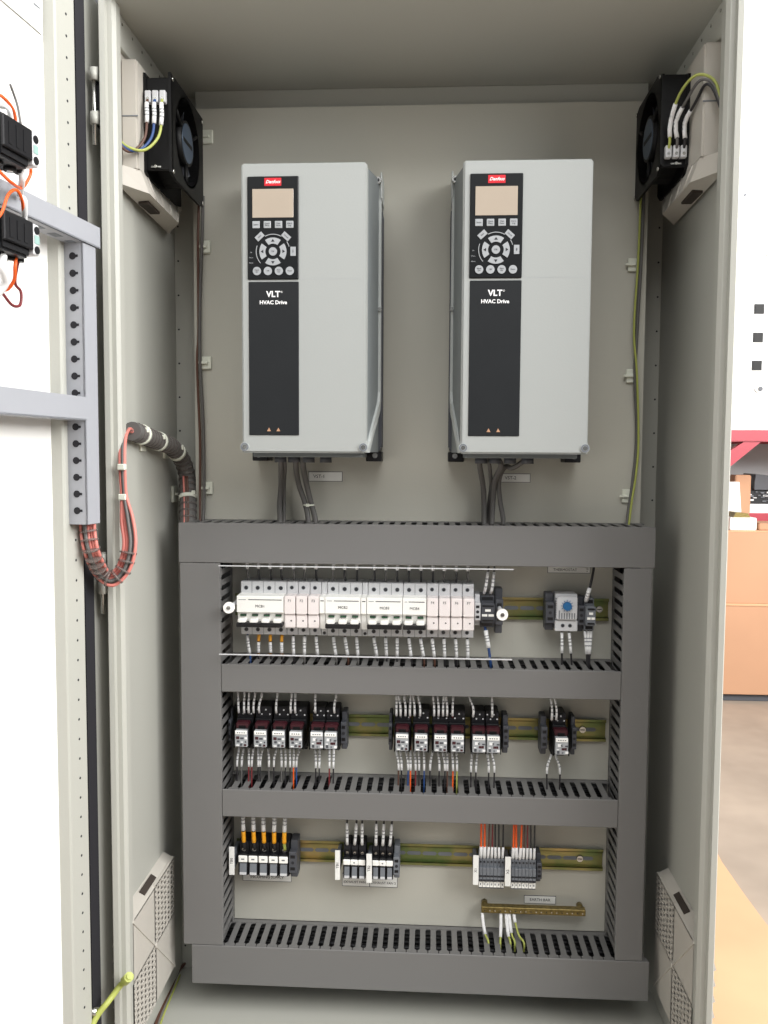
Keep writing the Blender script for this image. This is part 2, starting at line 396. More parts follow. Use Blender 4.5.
# ================================================================== WIRING DUCTS
DD = 82.0
PIT = 16.7
def duct(ax, a0, a1, b0, b1, label):
    """ax 'x' horizontal run a0..a1 across z b0..b1 ; ax 'z' vertical run"""
    base = (a0+a1)/2, (b0+b1)/2
    loc = (base[0], -DD/2, b0) if ax == 'x' else (base[1], -DD/2, a0)
    r = thing('wiring_duct', loc, label, 'wiring duct', 'grey slotted wiring ducts')
    g = MB()
    def bx(p0, p1, y0, y1, q0, q1):
        if ax == 'x': g.box(p0, p1, y0, y1, q0, q1, 'duct')
        else: g.box(q0, q1, y0, y1, p0, p1, 'duct')
    bx(a0, a1, -4, -2, b0, b1)
    n = int((a1-a0)//PIT); st = a0+((a1-a0)-n*PIT)/2; h = PIT/2; w = 4.3; sl = h-w
    arc = [(sl*math.sin(a), 17-sl*math.cos(a)) for a in (0, .4, .8, 1.2, PI/2)]
    prof = [(-h+x, -y) for x, y in arc] + [(-w, -70), (-h+.7, -73), (-h+.7, -79)]
    prof = prof + [(-x, y) for x, y in reversed(prof)]
    for q0, q1 in ((b0, b0+1.8), (b1-1.8, b1)):
        bx(a0, a1, -13.5, -2, q0, q1)
        for k in range(n):
            c = st+(k+.5)*PIT; pl = [(c+x, y) for x, y in prof]
            if ax == 'x': g.prism(pl, 'z', q0, q1, 'duct')
            else: g.prism([(y, x) for x, y in pl], 'x', q0, q1, 'duct')
    g.build('slotted_channel', r)
    g = MB()
    def cb(p0, p1, y0, y1, q0, q1, bv=0):
        if ax == 'x': g.box(p0, p1, y0, y1, q0, q1, 'duct', bv)
        else: g.box(q0, q1, y0, y1, p0, p1, 'duct', bv)
    cb(a0, a1, -DD, -79.4, b0-.4, b1+.4, .8)
    g.build('duct_cover', r)
    return r
ZT, ZJ, ZK, ZB = -97, -157, -756, -818
IX0, IX1 = -292, 310
S1, S2, S3, S4 = -312, -354, -507, -549
def duct_fill(ax, a0, a1, b0, b1, label):
    g = MB(); n = max(2, int((b1-b0-8)//13))
    for i in range(n):
        for j in range(5):
            q = b0+4+(b1-b0-8)*(i+.5)/n; y = -14-j*13; pts = []
            for k in range(9):
                t = a0+(a1-a0)*k/8; o1, o2 = random.uniform(-2, 2), random.uniform(-3, 3)
                pts.append((t, y+o2, q+o1) if ax == 'x' else (q+o1, y+o2, t))
            g.tube(pts, 5.2, ['blackgloss', 'black', 'blackgloss'][(i+j) % 3], n=6, samples=3)  # strands all black, packed in so the duct slots read dark
    o = g.build('wire_bundle'); tag(o, label, 'wire bundle', kind='stuff')
duct('x', -355, 354, ZJ+.6, ZT, 'top horizontal grey wiring duct below the two drives')
duct('z', ZK+.6, ZJ-.6, -353, IX0, 'left vertical grey wiring duct, the wide one')
duct('z', ZK+.6, ZJ-.6, IX1, 350, 'right vertical grey wiring duct, the narrow one')
duct('x', IX0+1, IX1-1, S2, S1, 'grey shelf wiring duct between breakers and relays')
duct('x', IX0+1, IX1-1, S4, S3, 'grey shelf wiring duct between relays and terminal blocks')
duct('x', -341, 361, ZB, ZK-.6, 'bottom horizontal grey wiring duct with the long row of open slots')

duct_fill('x', -340, 340, ZJ+4, ZT-4, 'dark wires packed inside the top grey duct')
duct_fill('z', ZK+10, ZJ-6, -350, IX0-3, 'dark wires packed inside the left vertical duct')
duct_fill('z', ZK+10, ZJ-6, IX1+3, 347, 'dark wires packed inside the right vertical duct')
duct_fill('x', IX0+8, IX1-8, S2+3, S1-3, 'dark wires packed inside the shelf duct under the breakers')
duct_fill('x', IX0+8, IX1-8, S4+3, S3-3, 'dark wires packed inside the shelf duct under the relays')
duct_fill('x', -330, 350, ZB+4, ZK-4, 'dark wires packed inside the bottom duct')
# ================================================================== DIN RAILS
def zrow(u, v, Y): return PY(u, v, Y).z
Z1, Z2, Z3 = zrow(530, 609, -12), zrow(365, 726, -12), zrow(560, 860, -12)
def rail(z, label):
    x0, x1 = -286, 304
    g = MB(); r = thing('din_rail', (10, -8, z-18), label, 'mounting rail', 'top hat mounting rails')
    g.box(x0, x1, -9, -8, z+12.5, z+17.5, 'din'); g.box(x0, x1, -9, -8, z-17.5, z-12.5, 'din')
    g.box(x0, x1, -9, -2.5, z+12.5, z+13.5, 'din'); g.box(x0, x1, -9, -2.5, z-13.5, z-12.5, 'din')
    g.box(x0, x1, -3.5, -2.2, z-13.5, z+13.5, 'din')
    k = 0; x = x0+14
    while x < x1-12:
        g.prism([(x+9*s*1+3*math.cos(a)*1, z+3*math.sin(a)) for s, rng in ((1, (-PI/2, 0, PI/2)), (-1, (PI/2, PI, 3*PI/2))) for a in rng], 'y', -3.8, -3.5, 'midgrey')  # grey patches toned as the shaded plate seen through the slots
        x += 25
    g.build('rail_strip', r)
    for x in (-240, 130 if z == Z1 else 138, 290 if z == Z1 else 268):
        h = MB(); h.cyl((x, -6.5, z), 'y', 5, 3, 'chrome', 14, 5.5); h.box(x-3.6, x+3.6, -6.9, -6.4, z-.6, z+.6, 'ink'); h.build('rail_screw', r)
rail(Z1, 'yellow-green mounting rail carrying the circuit breakers and thermostat')
rail(Z2, 'yellow-green mounting rail carrying the plug-in relays')
rail(Z3, 'yellow-green mounting rail carrying the terminal blocks')

# ================================================================== BREAKERS AND FUSES (row 1)
X0 = -268.0; ZM = -231.0                      # left end and centre of the row
def screw_hole(g, x, y, z, r=2.7): 
    g.ring((x, y-.5, z), 'y', r, r+.7, .8, 'midgrey', 14); g.cyl((x, y-.2, z), 'y', r, .6, 'ink', 14)
def breaker(x, n, txt, label):
    w = 18*n; r = thing('circuit_breaker', (x+w/2, -40, ZM-42), label, 'circuit breaker', 'miniature circuit breakers')
    g = MB(); g.box(x+.3, x+w-.3, -50, -9, ZM-41, ZM+42, 'lightgrey', 1)
    for k in range(n):
        cx = x+9+18*k; screw_hole(g, cx, -50, ZM+32); screw_hole(g, cx, -50, ZM-33)
        if k: g.box(x+18*k-.3, x+18*k+.3, -50.3, -50, ZM-41, ZM+42, 'midgrey')
    g.build('body', r)
    g = MB(); g.prism([(-50, ZM-24), (-68, ZM-23), (-70, ZM-4), (-77, ZM-1), (-77, ZM+22), (-75, ZM+23.5), (-50, ZM+24)], 'x', x+.4, x+w-.4, 'white')
    g.box(x+w*.25, x+w-3, -77.3, -77, ZM+17.5, ZM+18.6, 'ink')
    g.box(x+3, x+w*.2, -77.3, -77, ZM+17.5, ZM+18.3, 'midgrey')
    g.build('front_housing', r)
    for k in range(n):
        cx = x+9+18*k
        g = MB(); g.box(cx-4.5, cx+4.5, -72.5, -69, ZM-8.2, ZM-5, 'ink', .3); g.box(cx-4, cx+4, -72.8, -72.4, ZM-7.4, ZM-5.8, 'green'); g.build('indicator_window', r)
    g = MB()
    for k in range(n):
        cx = x+9+18*k; g.box(cx-6.2, cx+6.2, -84, -69, ZM-17, ZM-10, 'white', 1.5)
    g.box(x+1, x+w-1, -84.5, -66, ZM-23, ZM-16.2, 'black', 1)
    g.build('toggle', r)
    text(txt, 4.2, x+w*.5, -77.3, ZM+8, r)
def fuse(x, txt, label):
    r = thing('fuse_holder', (x+9, -40, ZM-42), label, 'fuse holder', 'single pole fuse holders')
    g = MB(); g.box(x+.3, x+17.7, -49, -9, ZM-41, ZM+42, 'lightgrey', 1); screw_hole(g, x+8, -49, ZM+33, 2.4); screw_hole(g, x+8, -49, ZM-33, 2.4); g.build('body', r)
    g = MB(); g.box(x+.6, x+17.4, -76, -49, ZM-4, ZM+24, 'pinkwhite', 1.2); g.box(x+.6, x+17.4, -73, -49, ZM-25, ZM-4.5, 'pinkwhite', 1.2); g.build('fuse_drawer', r)
    g = MB(); g.cyl((x+11, -73.4, ZM-14), 'y', 1.2, .6, 'ink', 10); g.build('indicator_lamp', r)
    text(txt, 4, x+9, -76.2, ZM+17, r)
def aux(x, label):
    r = thing('auxiliary_contact', (x+4.5, -40, ZM-42), label, 'auxiliary contact', 'narrow auxiliary contacts')
    g = MB(); g.box(x+.3, x+8.7, -49, -9, ZM-41, ZM+42, 'lightgrey', .8); g.cyl((x+4.5, -49.5, ZM-28), 'y', 2.4, 1, 'ink', 12); g.cyl((x+4.5, -49.5, ZM-37), 'y', 2.4, 1, 'ink', 12); g.build('body', r)
    g = MB(); g.prism([(-49, ZM-28), (-66, ZM-27), (-70, ZM-4), (-76, ZM-1), (-76, ZM+23), (-49, ZM+24)], 'x', x+.5, x+8.5, 'white'); g.box(x+2, x+7, -76.3, -76, ZM+17, ZM+18.3, 'ink'); g.build('front_housing', r)
x = X0
breaker(x, 4, 'MCB1', 'white four-pole circuit breaker marked MCB1 at the left end of the row'); x += 72
for k in range(3): fuse(x, 'F%d' % (k+1), 'white single-pole fuse holder marked F%d beside the four-pole breaker' % (k+1)); x += 18
aux(x, 'slim white auxiliary contact between fuse F3 and breaker MCB2'); x += 9
breaker(x, 3, 'MCB2', 'white three-pole circuit breaker marked MCB2'); x += 54
aux(x, 'slim white auxiliary contact between breakers MCB2 and MCB3'); x += 9
breaker(x, 3, 'MCB3', 'white three-pole circuit breaker marked MCB3'); x += 54
breaker(x, 2, 'MCB4', 'white two-pole circuit breaker marked MCB4'); x += 36
for k in range(4): fuse(x, 'F%d' % (k+4), 'white single-pole fuse holder marked F%d near the row end' % (k+4)); x += 18
XE = x
# end pieces right of the row
def end_clamp(x, w, zc, y, h, label, m='midgrey'):
    r = thing('end_clamp', (x+w/2, -30, zc-h/2), label, 'end clamp', 'rail end clamps')
    g = MB(); g.box(x, x+w, -y, -9.2, zc-h*.28, zc+h*.28, m, .8); g.box(x+.3, x+w-.3, -y*.72, -9.2, zc-h/2, zc+h/2, m, 1)
    g.build('body', r)
    g = MB(); g.box(x+w*.2, x+w*.8, -y-.4, -y+2, zc+h*.12, zc+h*.2, 'black'); g.box(x+w*.2, x+w*.8, -y-.4, -y+2, zc-h*.2, zc-h*.12, 'black')
    g.cyl((x+w/2, -y-.5, zc), 'y', min(2.4, w*.28), 1, 'ink', 12); g.build('clamp_screw', r)
    return r
r = end_clamp(XE+1, 8.5, ZM+2, 62, 48, 'light grey end clamp touching fuse F7', 'lightgrey')
def relay_term(x, w, zc, label, m='darkgrey'):
    r = thing('terminal_block', (x+w/2, -30, zc-24), label, 'terminal block', 'grey double terminal blocks')
    g = MB(); g.box(x, x+w, -40, -9.2, zc-25, zc+25, m, 1); g.box(x, x+w, -56, -40, zc-15, zc+15, m, 1.5)
    for s in (-1, 1):
        g.box(x+2, x+w-2, -57, -56, zc+s*11-1.2, zc+s*11+1.2, 'black'); g.box(x+2, x+w-2, -41, -40, zc+s*20-2.5, zc+s*20+2.5, 'black')
    g.build('body', r)
    g = MB(); g.box(x+w*.3, x+w*.7, -56.8, -56, zc+2.5, zc+6, 'white'); g.box(x+1.5, x+w*.46, -56.8, -56, zc-5, zc-1.5, 'white'); g.box(x+w*.54, x+w-1.5, -56.8, -56, zc-5, zc-1.5, 'white'); g.build('marker_tag', r)
    return r
relay_term(XE+10.5, 21, ZM-1, 'dark grey terminal block behind the clear cover, right of fuse F7')
end_clamp(XE+33, 12, Z1, 44, 70, 'dark end clamp behind the right knob of the clear cover', 'darkgrey')

# clear cover with two white knobs
pc0 = PY(222, 566, -96); pc1 = PY(512, 660, -96)
r = thing('clear_cover', ((pc0.x+pc1.x)/2, -96, pc1.z), 'clear acrylic cover in front of the circuit breakers', 'cover')
g = MB(); zt, zb = -158, pc1.z+1
g.box(IX0+2, pc1.x, -98, -95.5, zb, zt-1, 'acrylic', .4); g.build('cover_sheet', r)
g = MB(); g.box(IX0+2, pc1.x, -98, -84, zb-3, zb, 'acrylic', .4); g.box(IX0+2, pc1.x, -99, -97.4, zb-.8, zb+.8, 'lightgrey')
g.box(IX0+2, pc1.x, -98.4, -96, zt-1.8, zt-.4, 'lightgrey'); g.build('cover_edge', r)
for u, v in ((228.5, 608), (502.5, 615)):
    q = PY(u, v, -103); g = MB(); g.cyl((q.x, -103, q.z), 'y', 8.2, 5, 'white', 24, 8.6); g.cyl((q.x, -104.2, q.z), 'y', 3, 1.4, 'chrome', 12); g.box(q.x-2.4, q.x+2.4, -104.5, -104, q.z-.5, q.z+.5, 'ink')
    g.cyl((q.x, -98, q.z), 'y', 3, 96, 'lightgrey', 10); g.build('cover_knob', r)

# thermostat group
tx0, tx1 = PY(556, 612, -48).x, PY(578, 612, -48).x
end_clamp(tx0-14.5, 13.5, Z1, 42, 58, 'grey end clamp on the left side of the thermostat', 'darkgrey')
r = thing('thermostat', ((tx0+tx1)/2, -30, Z1-30), 'white cabinet thermostat with blue dial on the upper rail', 'thermostat')
g = MB(); g.box(tx0, tx1, -40, -9.2, Z1-28, Z1+29, 'lightgrey', 1.2); g.box(tx0+1, tx1-1, -48, -40, Z1-10, Z1+26, 'lightgrey', 1.5); g.box(tx0-.5, tx1+.5, -44, -40, Z1-28, Z1-11, 'lightgrey', 1)
for k in range(7): xx = tx0+5+k*(tx1-tx0-10)/6; g.box(xx-.9, xx+.9, -48.4, -47.8, Z1-8, Z1+1+(k == 0)*4, 'midgrey')
for k in range(9):
    zz = Z1-6+k*3.5
    for xx in (tx0+.6, tx1-.6): g.box(xx-.8, xx+.8, -46, -41, zz-.7, zz+.7, 'midgrey')
g.build('housing', r)
xm = (tx0+tx1)/2; g = MB(); g.cyl((xm, -55, Z1+12), 'y', 6.2, 8, 'blue', 24, 6.8)
for k in range(12):
    a = 2*PI*k/12; g.prism([(xm+7.4*math.cos(a-.1), Z1+12+7.4*math.sin(a-.1)), (xm+10*math.cos(a), Z1+12+10*math.sin(a)), (xm+7.4*math.cos(a+.1), Z1+12+7.4*math.sin(a+.1))], 'y', -48.5, -48, 'blue')
g.build('dial', r)
g = MB()
for s in (-5.5, 5.5): g.ring((xm+s, -44.6, Z1-19), 'y', 2.3, 3, 1, 'midgrey', 14); g.cyl((xm+s, -44.4, Z1-19), 'y', 2.3, .8, 'ink', 12)
g.build('clamp_screw', r)
end_clamp(tx1+1, 10, Z1-3, 44, 54, 'dark grey end clamp on the right side of the thermostat', 'darkgrey')
ux0 = PY(585, 612, -50).x
relay_term(ux0+.8, 14.5, Z1-2, 'grey terminal block right of the thermostat', 'midgrey')

# ================================================================== RELAYS (row 2)
YR = -82
def make_relay(label, wide=26.5):
    zc = Z2
    r = thing('plug_in_relay', (0, -40, zc-40), label, 'relay', 'plug-in relays in black sockets')
    w = wide/2
    g = MB(); g.box(-w, w, -44, -9.2, zc-25, zc+38, 'black', 1.2); g.box(-w, w, -36, -9.2, zc-32, zc-25, 'black', 1)
    g.box(-w, w, -50, -44, zc+4, zc+20, 'black', 1)
    for i, zz in enumerate((zc+26, zc+33)):
        for k in range(4):
            xx = -w+(k+.5)*2*w/4; g.box(xx-2, xx+2, -44.5, -43.6, zz-1.7, zz+1.7, 'gasket'); 
            if (i+k) % 2: g.cyl((xx, -44.8, zz), 'y', 1.3, .6, 'lightgrey', 8)
    g.build('socket', r)
    g = MB(); g.box(-9.8, 9.8, -75, -50, zc-17, zc+8.5, 'keygrey', 1)
    for k in range(9):
        xx = -7+(k % 3)*6+random.uniform(-1, 1); zz = zc-15+(k//3)*5.2
        g.box(xx, xx+random.uniform(2, 6), -75.4, -75, zz, zz+random.uniform(1.5, 4.5), random.choice(['midgrey', 'darkgrey', 'sleeve', 'sleeve', 'maroon']))
    g.build('relay_capsule', r)
    g = MB(); g.box(-9, 9, -76, -74.6, zc+3, zc+9, 'white', .4)
    for k in range(4): g.box(-6+k*3.4, -4+k*3.4, -76.2, -76, zc+5, zc+6.6, 'midgrey')
    g.build('relay_label', r)
    g = MB(); g.box(-10.2, 10.2, -66, -50, zc+8.6, zc+18, 'maroon', 1.4); g.box(-5.5, 5.5, -67, -66, zc+9, zc+14, 'blackgloss', .5)
    for s in (-1, 1): g.box(s*10.8, s*12, -72, -44, zc-20, zc+15, 'blackgloss', .4)
    g.build('retaining_clip', r)
    return r
banks = [('left', [241, 260, 278.3, 295.5, 316.5, 330.5]), ('middle', [402, 421, 440.5, 457.5, 479, 493.5]), ('right', [562])]
proto = None; relay_x = []
for bn, us in banks:
    for i, u in enumerate(us):
        x = PY(u, 736, -75).x
        if bn == 'right': lab = 'single plug-in relay standing alone at the right of the middle rail'
        elif i < 4: lab = '%s plug-in relay from the left in the %s relay bank' % (ORD[i], bn)
        else: lab = '%s of the last pair of plug-in relays in the %s relay bank' % (('left', 'right')[i-4], bn)
        key = 'wide' if i < 4 and bn != 'right' else 'slim'
        if key == 'wide':
            if proto is None: proto = make_relay(lab, 25.6); proto.location.x = x/1000
            else: c = dup(proto, 0, 0, lab); c.location.x = x/1000
        else:
            if 'slimp' not in globals(): slimp = make_relay(lab, 20.4); slimp.location.x = x/1000
            else: c = dup(slimp, 0, 0, lab); c.location.x = x/1000
        relay_x.append((bn, i, x, lab))
for u, w, lab in ((229.5, 4, 'thin dark end clamp at the far left of the left relay bank'), (343.5, 9, 'grey end clamp closing the left relay bank on its right'), (390.3, 5.5, 'grey end clamp opening the middle relay bank on its left'),
               (506, 9, 'grey end clamp closing the middle relay bank on its right'), (544.5, 9.5, 'grey end clamp left of the single relay'), (574.5, 7, 'grey end clamp right of the single relay')):
    x = PY(u, 730, -50).x; end_clamp(x-w/2, w, Z2, 50, 60, lab, 'darkgrey')

# wires of the relay row
WC = {'k': 'wblack', 'o': 'worange', 'b': 'wblue', 'r': 'wred', 'n': 'wbrown', 'g': 'wgrey', 'y': 'wyg'}
CN = {'k': 'black', 'o': 'orange', 'b': 'blue', 'r': 'dark red', 'n': 'brown', 'g': 'grey', 'y': 'yellow-green'}
def relay_wires(us, top, where, v0, v1, cols):
    for k, (u, du) in enumerate(us):
        c = cols[k % len(cols)]
        if top:
            e = PY(u, v1, -46); s = PY(u+du, 694, -46); pts = [(s.x, -44, S2+14), (s.x, -46, s.z), (e.x, -50, (s.z*.45+e.z*.55)), (e.x, -47.5, e.z), (e.x, -40, e.z-3)]
            wire(pts, 1.15, WC[c], '%s sleeved wire, %s from the left above the %s' % (CN[c], ORD[k], where), 'sleeved wires above the relays', sleeves=((.34, .86),))
        else:
            s = PY(u, v0, -34); e = PY(u+du, v1, -36); zt = S3
            pts = [(s.x, -31, s.z+6), (s.x, -36, s.z-2), (e.x, -44, s.z-18), (e.x, -46, S3+2), (e.x, -46, S3-14)]
            wire(pts, 1.2, WC[c], '%s sleeved wire, %s from the left below the %s' % (CN[c], ORD[k], where), 'sleeved wires below the relays', sleeves=((.10, .50),))
relay_wires([(239, -1), (244.5, 0), (249, 0), (254, 1), (259.5, 2.5), (276.5, 1), (291, 1), (295.5, 0)], True, 'wide left-bank relays', 0, 713, 'kkgkkgkg')
relay_wires([(315.5, 0), (334.5, 2)], True, 'last left-bank relay pair', 0, 713, 'k')
relay_wires([(396.5, 0), (400.5, -2), (405.5, -1.5), (410, 1), (414.5, -1.5), (420, -2), (434, -1), (438.5, -1), (443, 1), (447, -1), (452.5, 1)], True, 'wide middle-bank relays', 0, 716, 'kkkrkgkkkgr')
relay_wires([(473, -4.5), (492, 0)], True, 'last middle-bank relay pair', 0, 717, 'k')
relay_wires([(551.5, -1), (556, -2)], True, 'single relay at the right', 0, 720, 'k')
relay_wires([(239.5, -1), (244, -1), (249, 1), (254, -1), (258.5, 1), (263, -1.5), (268.5, 1.5), (277, -2), (281.5, 1), (285.5, 1), (290, 1), (294.5, 0), (300, -2.5)], False, 'wide left-bank relays', 747, 785, 'kgrrkkgkgkkob')
relay_wires([(315.5, 1), (320, 0), (329.5, .5), (334, 0)], False, 'last left-bank relay pair', 748, 785, 'kkrk')
relay_wires([(396.5, 2), (400.5, 1), (406, 2), (410.5, 0), (414.5, 1), (419, 0), (424, 0), (433, -3), (438, 1), (442.5, 2), (447, 0), (452, .5), (456.5, 0)], False, 'wide middle-bank relays', 750, 787, 'nkborkbkkknoy')
relay_wires([(472, -1.5), (477.5, -2), (487, 1), (491.5, 2)], False, 'last middle-bank relay pair', 752, 787, 'k')
relay_wires([(551, -5), (555.5, 3)], False, 'single relay at the right', 754, 790, 'k')

# wires of the breaker row
k = 0
def wtop(u, c, lab, sl=True):
    s = PY(u, 566, -40); e = PY(u, 584, -40)
    wire([(s.x, -40, ZJ+12), (s.x, -42, ZJ-3), (e.x+random.uniform(-1, 1), -40, ZM+50), (e.x, -34, ZM+40)], 1.6, WC[c], lab, 'wires above the breakers', sleeves=((.22, .62),) if sl else ())
def wbot(u, c, lab, col2=None, du=0):
    s = PY(u, 637, -40); e = PY(u+du, 662, -40)
    wire([(s.x, -34, ZM-38), (s.x, -41, ZM-46), (e.x, -44, ZM-66), (e.x, -44, S1+2), (e.x, -44, S1-12)], 1.6, WC[c], lab, 'wires below the breakers', sleeves=((.14, .26), (.3, .66)) if col2 else ((.22, .66),), smat=('yellow', 'sleeve') if col2 else 'sleeve')
devs = [('MCB1', 4, X0), ('fuses F1 to F3', 3, X0+72), ('MCB2', 3, X0+135), ('MCB3', 3, X0+198), ('MCB4', 2, X0+252), ('fuses F4 to F7', 4, X0+288)]
for nm, n, xx in devs:
    for k in range(n):
        cx = xx+9+18*k
        q = Vector((cx, -40, ZM+40)); cc = random.choice('kkgk')
        # sight-line-free: straight down above its own screw
        wire([(cx, -38, ZJ+12), (cx, -42, ZJ-3), (cx+random.uniform(-1.5, 1.5), -42, ZM+52), (cx, -32, ZM+39)], 1.7, WC[cc], '%s wire above %s, into the %s pole from the left' % (CN[cc], nm, ORD[k]), 'wires above the breakers', sleeves=((.2, .5),))
        c2 = random.choice('kkgkn') if nm != 'MCB1' else 'bkkk'[k]
        dd = random.uniform(-3, 6)
        wire([(cx, -32, ZM-38), (cx, -43, ZM-46), (cx+dd*.6, -46, ZM-64), (cx+dd, -44, S1+2), (cx+dd, -44, S1-12)], 1.7, WC[c2], '%s wire below %s, from the %s pole from the left' % (CN[c2], nm, ORD[k]), 'wires below the breakers',
             sleeves=((.16, .34), (.36, .62)) if nm == 'MCB1' and k else ((.2, .66),), smat=('yellow', 'sleeve') if nm == 'MCB1' and k else 'sleeve')
gT = 'wires around the grey terminal block and thermostat'
xt = XE+16
wire([(xt+6, -40, ZJ+12), (xt+6, -44, ZJ-4), (xt+2, -48, ZM+40), (xt-1, -38, ZM+22)], 1.5, 'wgrey', 'left sleeved wire into the top of the dark terminal block beside F7', gT, sleeves=((.38, .9),))
wire([(xt+15, -40, ZJ+12), (xt+15, -44, ZJ-4), (xt+12, -48, ZM+40), (xt+9, -38, ZM+22)], 1.5, 'wgrey', 'right sleeved wire into the top of the dark terminal block beside F7', gT, sleeves=((.38, .9),))
wire([(xt+2, -34, ZM-24), (xt+3, -44, ZM-32), (xt+8, -48, ZM-60), (xt+12, -44, S1-12)], 2.2, 'wblue', 'blue wire leaving the bottom of the dark terminal block beside F7', gT, sleeves=((.15, .5),))
for s, nm, du in ((-5.5, 'left', 0), (5.5, 'right', 5)):
    wire([(xm+s, -30, Z1-25), (xm+s, -37, Z1-31), (xm+s+du*.4, -42, Z1-55), (xm+s+du, -44, S1-12)], 1.5, 'wblack', '%s black wire hanging from the thermostat' % nm, gT, sleeves=((.14, .58),))
for s, nm in ((3, 'left'), (8, 'middle'), (12, 'right')):
    wire([(ux0+s, -30, Z1-24), (ux0+s, -38, Z1-30), (ux0+s*.6+3, -42, Z1-56), (ux0+8+(s-8)*.2, -44, S1-12)], 1.5, 'wblack', '%s black wire with white sleeve below the terminal block right of the thermostat' % nm, gT, sleeves=((.12, .6),))
q0 = PY(594, 568, -45)
wire([(q0.x+1, -42, ZJ+14), (q0.x, -45, ZJ-3), (ux0+8, -50, Z1+48), (ux0+3, -52, Z1+30), (ux0+3, -38, Z1+16)], 2, 'wblack', 'black wire from the top duct into the terminal block right of the thermostat', gT, sleeves=((.62, .94),))

# ================================================================== LABEL PLATES
def label_plate(u0, u1, v0, v1, Y, txts, label, th=1.2, rot=0, border=True, y2=None):
    a = PY(u0, (v0+v1)/2, Y); c = PY(u1, (v0+v1)/2, Y); z1 = PY((u0+u1)/2, v0, Y).z; z0 = PY((u0+u1)/2, v1, Y).z
    r = thing('label_plate', ((a.x+c.x)/2, Y, z0), label, 'label', 'printed identification labels')
    g = MB(); g.box(a.x, c.x, Y, Y+th if y2 is None else y2, z0, z1, 'label', .3)
    if border: g.box(a.x-.7, c.x+.7, Y+.3, Y+th if y2 is None else y2, z0-.7, z1+.7, 'darkgrey')
    g.build('plate', r)
    for s, hh, dx, dz in txts: text(s, hh, (a.x+c.x)/2+dx, Y-.15, (z0+z1)/2+dz, r, rot=rot)
    return r
label_plate(309, 342, 472, 481, -3.4, [('VST-1', 5.4, -10, 0)], 'white label reading VST-1 under the left drive')
label_plate(499, 530, 474, 482, -3.4, [('VST-2', 5.2, -6, 0)], 'white label reading VST-2 under the right drive')
r = label_plate(548, 590, 566, 572.8, -3.4, [('THERMOSTAT', 4.2, -6, -.8), ('TB', 2.8, 28, .6), ('4', 2.6, 28, -3)], 'white label reading THERMOSTAT above the thermostat')
label_plate(243, 291, 873.5, 881, -3.4, [('INCOMING SUPPLY', 4.6, 0, 0)], 'white label reading INCOMING SUPPLY under the left terminals')
label_plate(342.5, 369.3, 874, 886, -3.4, [('TB1', 4.4, 2, 4.2), ('EXHAUST FAN 1', 4, 0, -3.6)], 'white label reading TB1 EXHAUST FAN under the middle terminals')
label_plate(370, 397, 875, 887, -3.4, [('TB2', 4.4, 0, 4.2), ('EXHAUST FAN 2', 4, 0, -3.6)], 'white label reading TB2 EXHAUST FAN under the middle terminals')
label_plate(524.5, 555.5, 896.3, 903.5, -3.4, [('EARTH BAR', 4.6, 0, 0)], 'white label reading EARTH BAR above the brass bar')
for u0, u1, v0, v1, s, lab in ((229, 234.3, 847, 875, 'TB0', 'upright white tag marked TB0 left of the incoming terminals'), (335, 340, 850.5, 880, 'TB1', 'upright white tag marked TB1'), (366.3, 371.8, 854, 883, 'TB2', 'upright white tag marked TB2'),
                         (473, 478.6, 855.5, 885, 'X1', 'upright white tag marked X1'), (505, 510.8, 857, 886.5, 'X2', 'upright white tag marked X2')):
    r = label_plate(u0, u1, v0, v1, -56, [(s, 4.4, 0, 0)], lab, rot=-PI/2, border=False)
    x = PY((u0+u1)/2, (v0+v1)/2, -56).x
    g = MB(); g.box(x-3, x+3, -54.8, -9.2, Z3-14, Z3+14, 'midgrey', .8); g.build('tag_carrier', r)

# ================================================================== TERMINAL BLOCKS (row 3)
def big_term(x, w, label, grp, pad=True):
    r = thing('screw_terminal', (x+w/2, -30, Z3-26), label, 'terminal block', grp)
    g = MB(); g.box(x+.3, x+w-.3, -38, -9.2, Z3-28, Z3+30, 'black', 1); g.box(x+.3, x+w-.3, -48, -38, Z3-24, Z3+10, 'black', 1); g.box(x+.8, x+w-.8, -40, -38, Z3+20, Z3+28, 'gasket')
    g.build('body', r)
    g = MB(); g.prism([(-48, Z3-22), (-50.5, Z3-22), (-50.5, Z3-16), (-48.6, Z3-4), (-48, Z3-4)], 'x', x+w*.2, x+w*.86, 'midgrey'); g.box(x+w*.2, x+w*.86, -51, -50.4, Z3-21.5, Z3-17.5, 'lightgrey'); g.build('lever_face', r)
    g = MB(); g.cyl((x+w/2, -39.5, Z3+14), 'y', w*.2, 1.6, 'chrome', 12); g.box(x+w/2-w*.16, x+w/2+w*.16, -39.8, -39.3, Z3+13.6, Z3+14.4, 'ink'); g.build('clamp_screw', r)
    return r
bx0 = PY(238, 862, -48).x; bx1 = PY(288.5, 864, -48).x; w5 = (bx1-bx0)/5
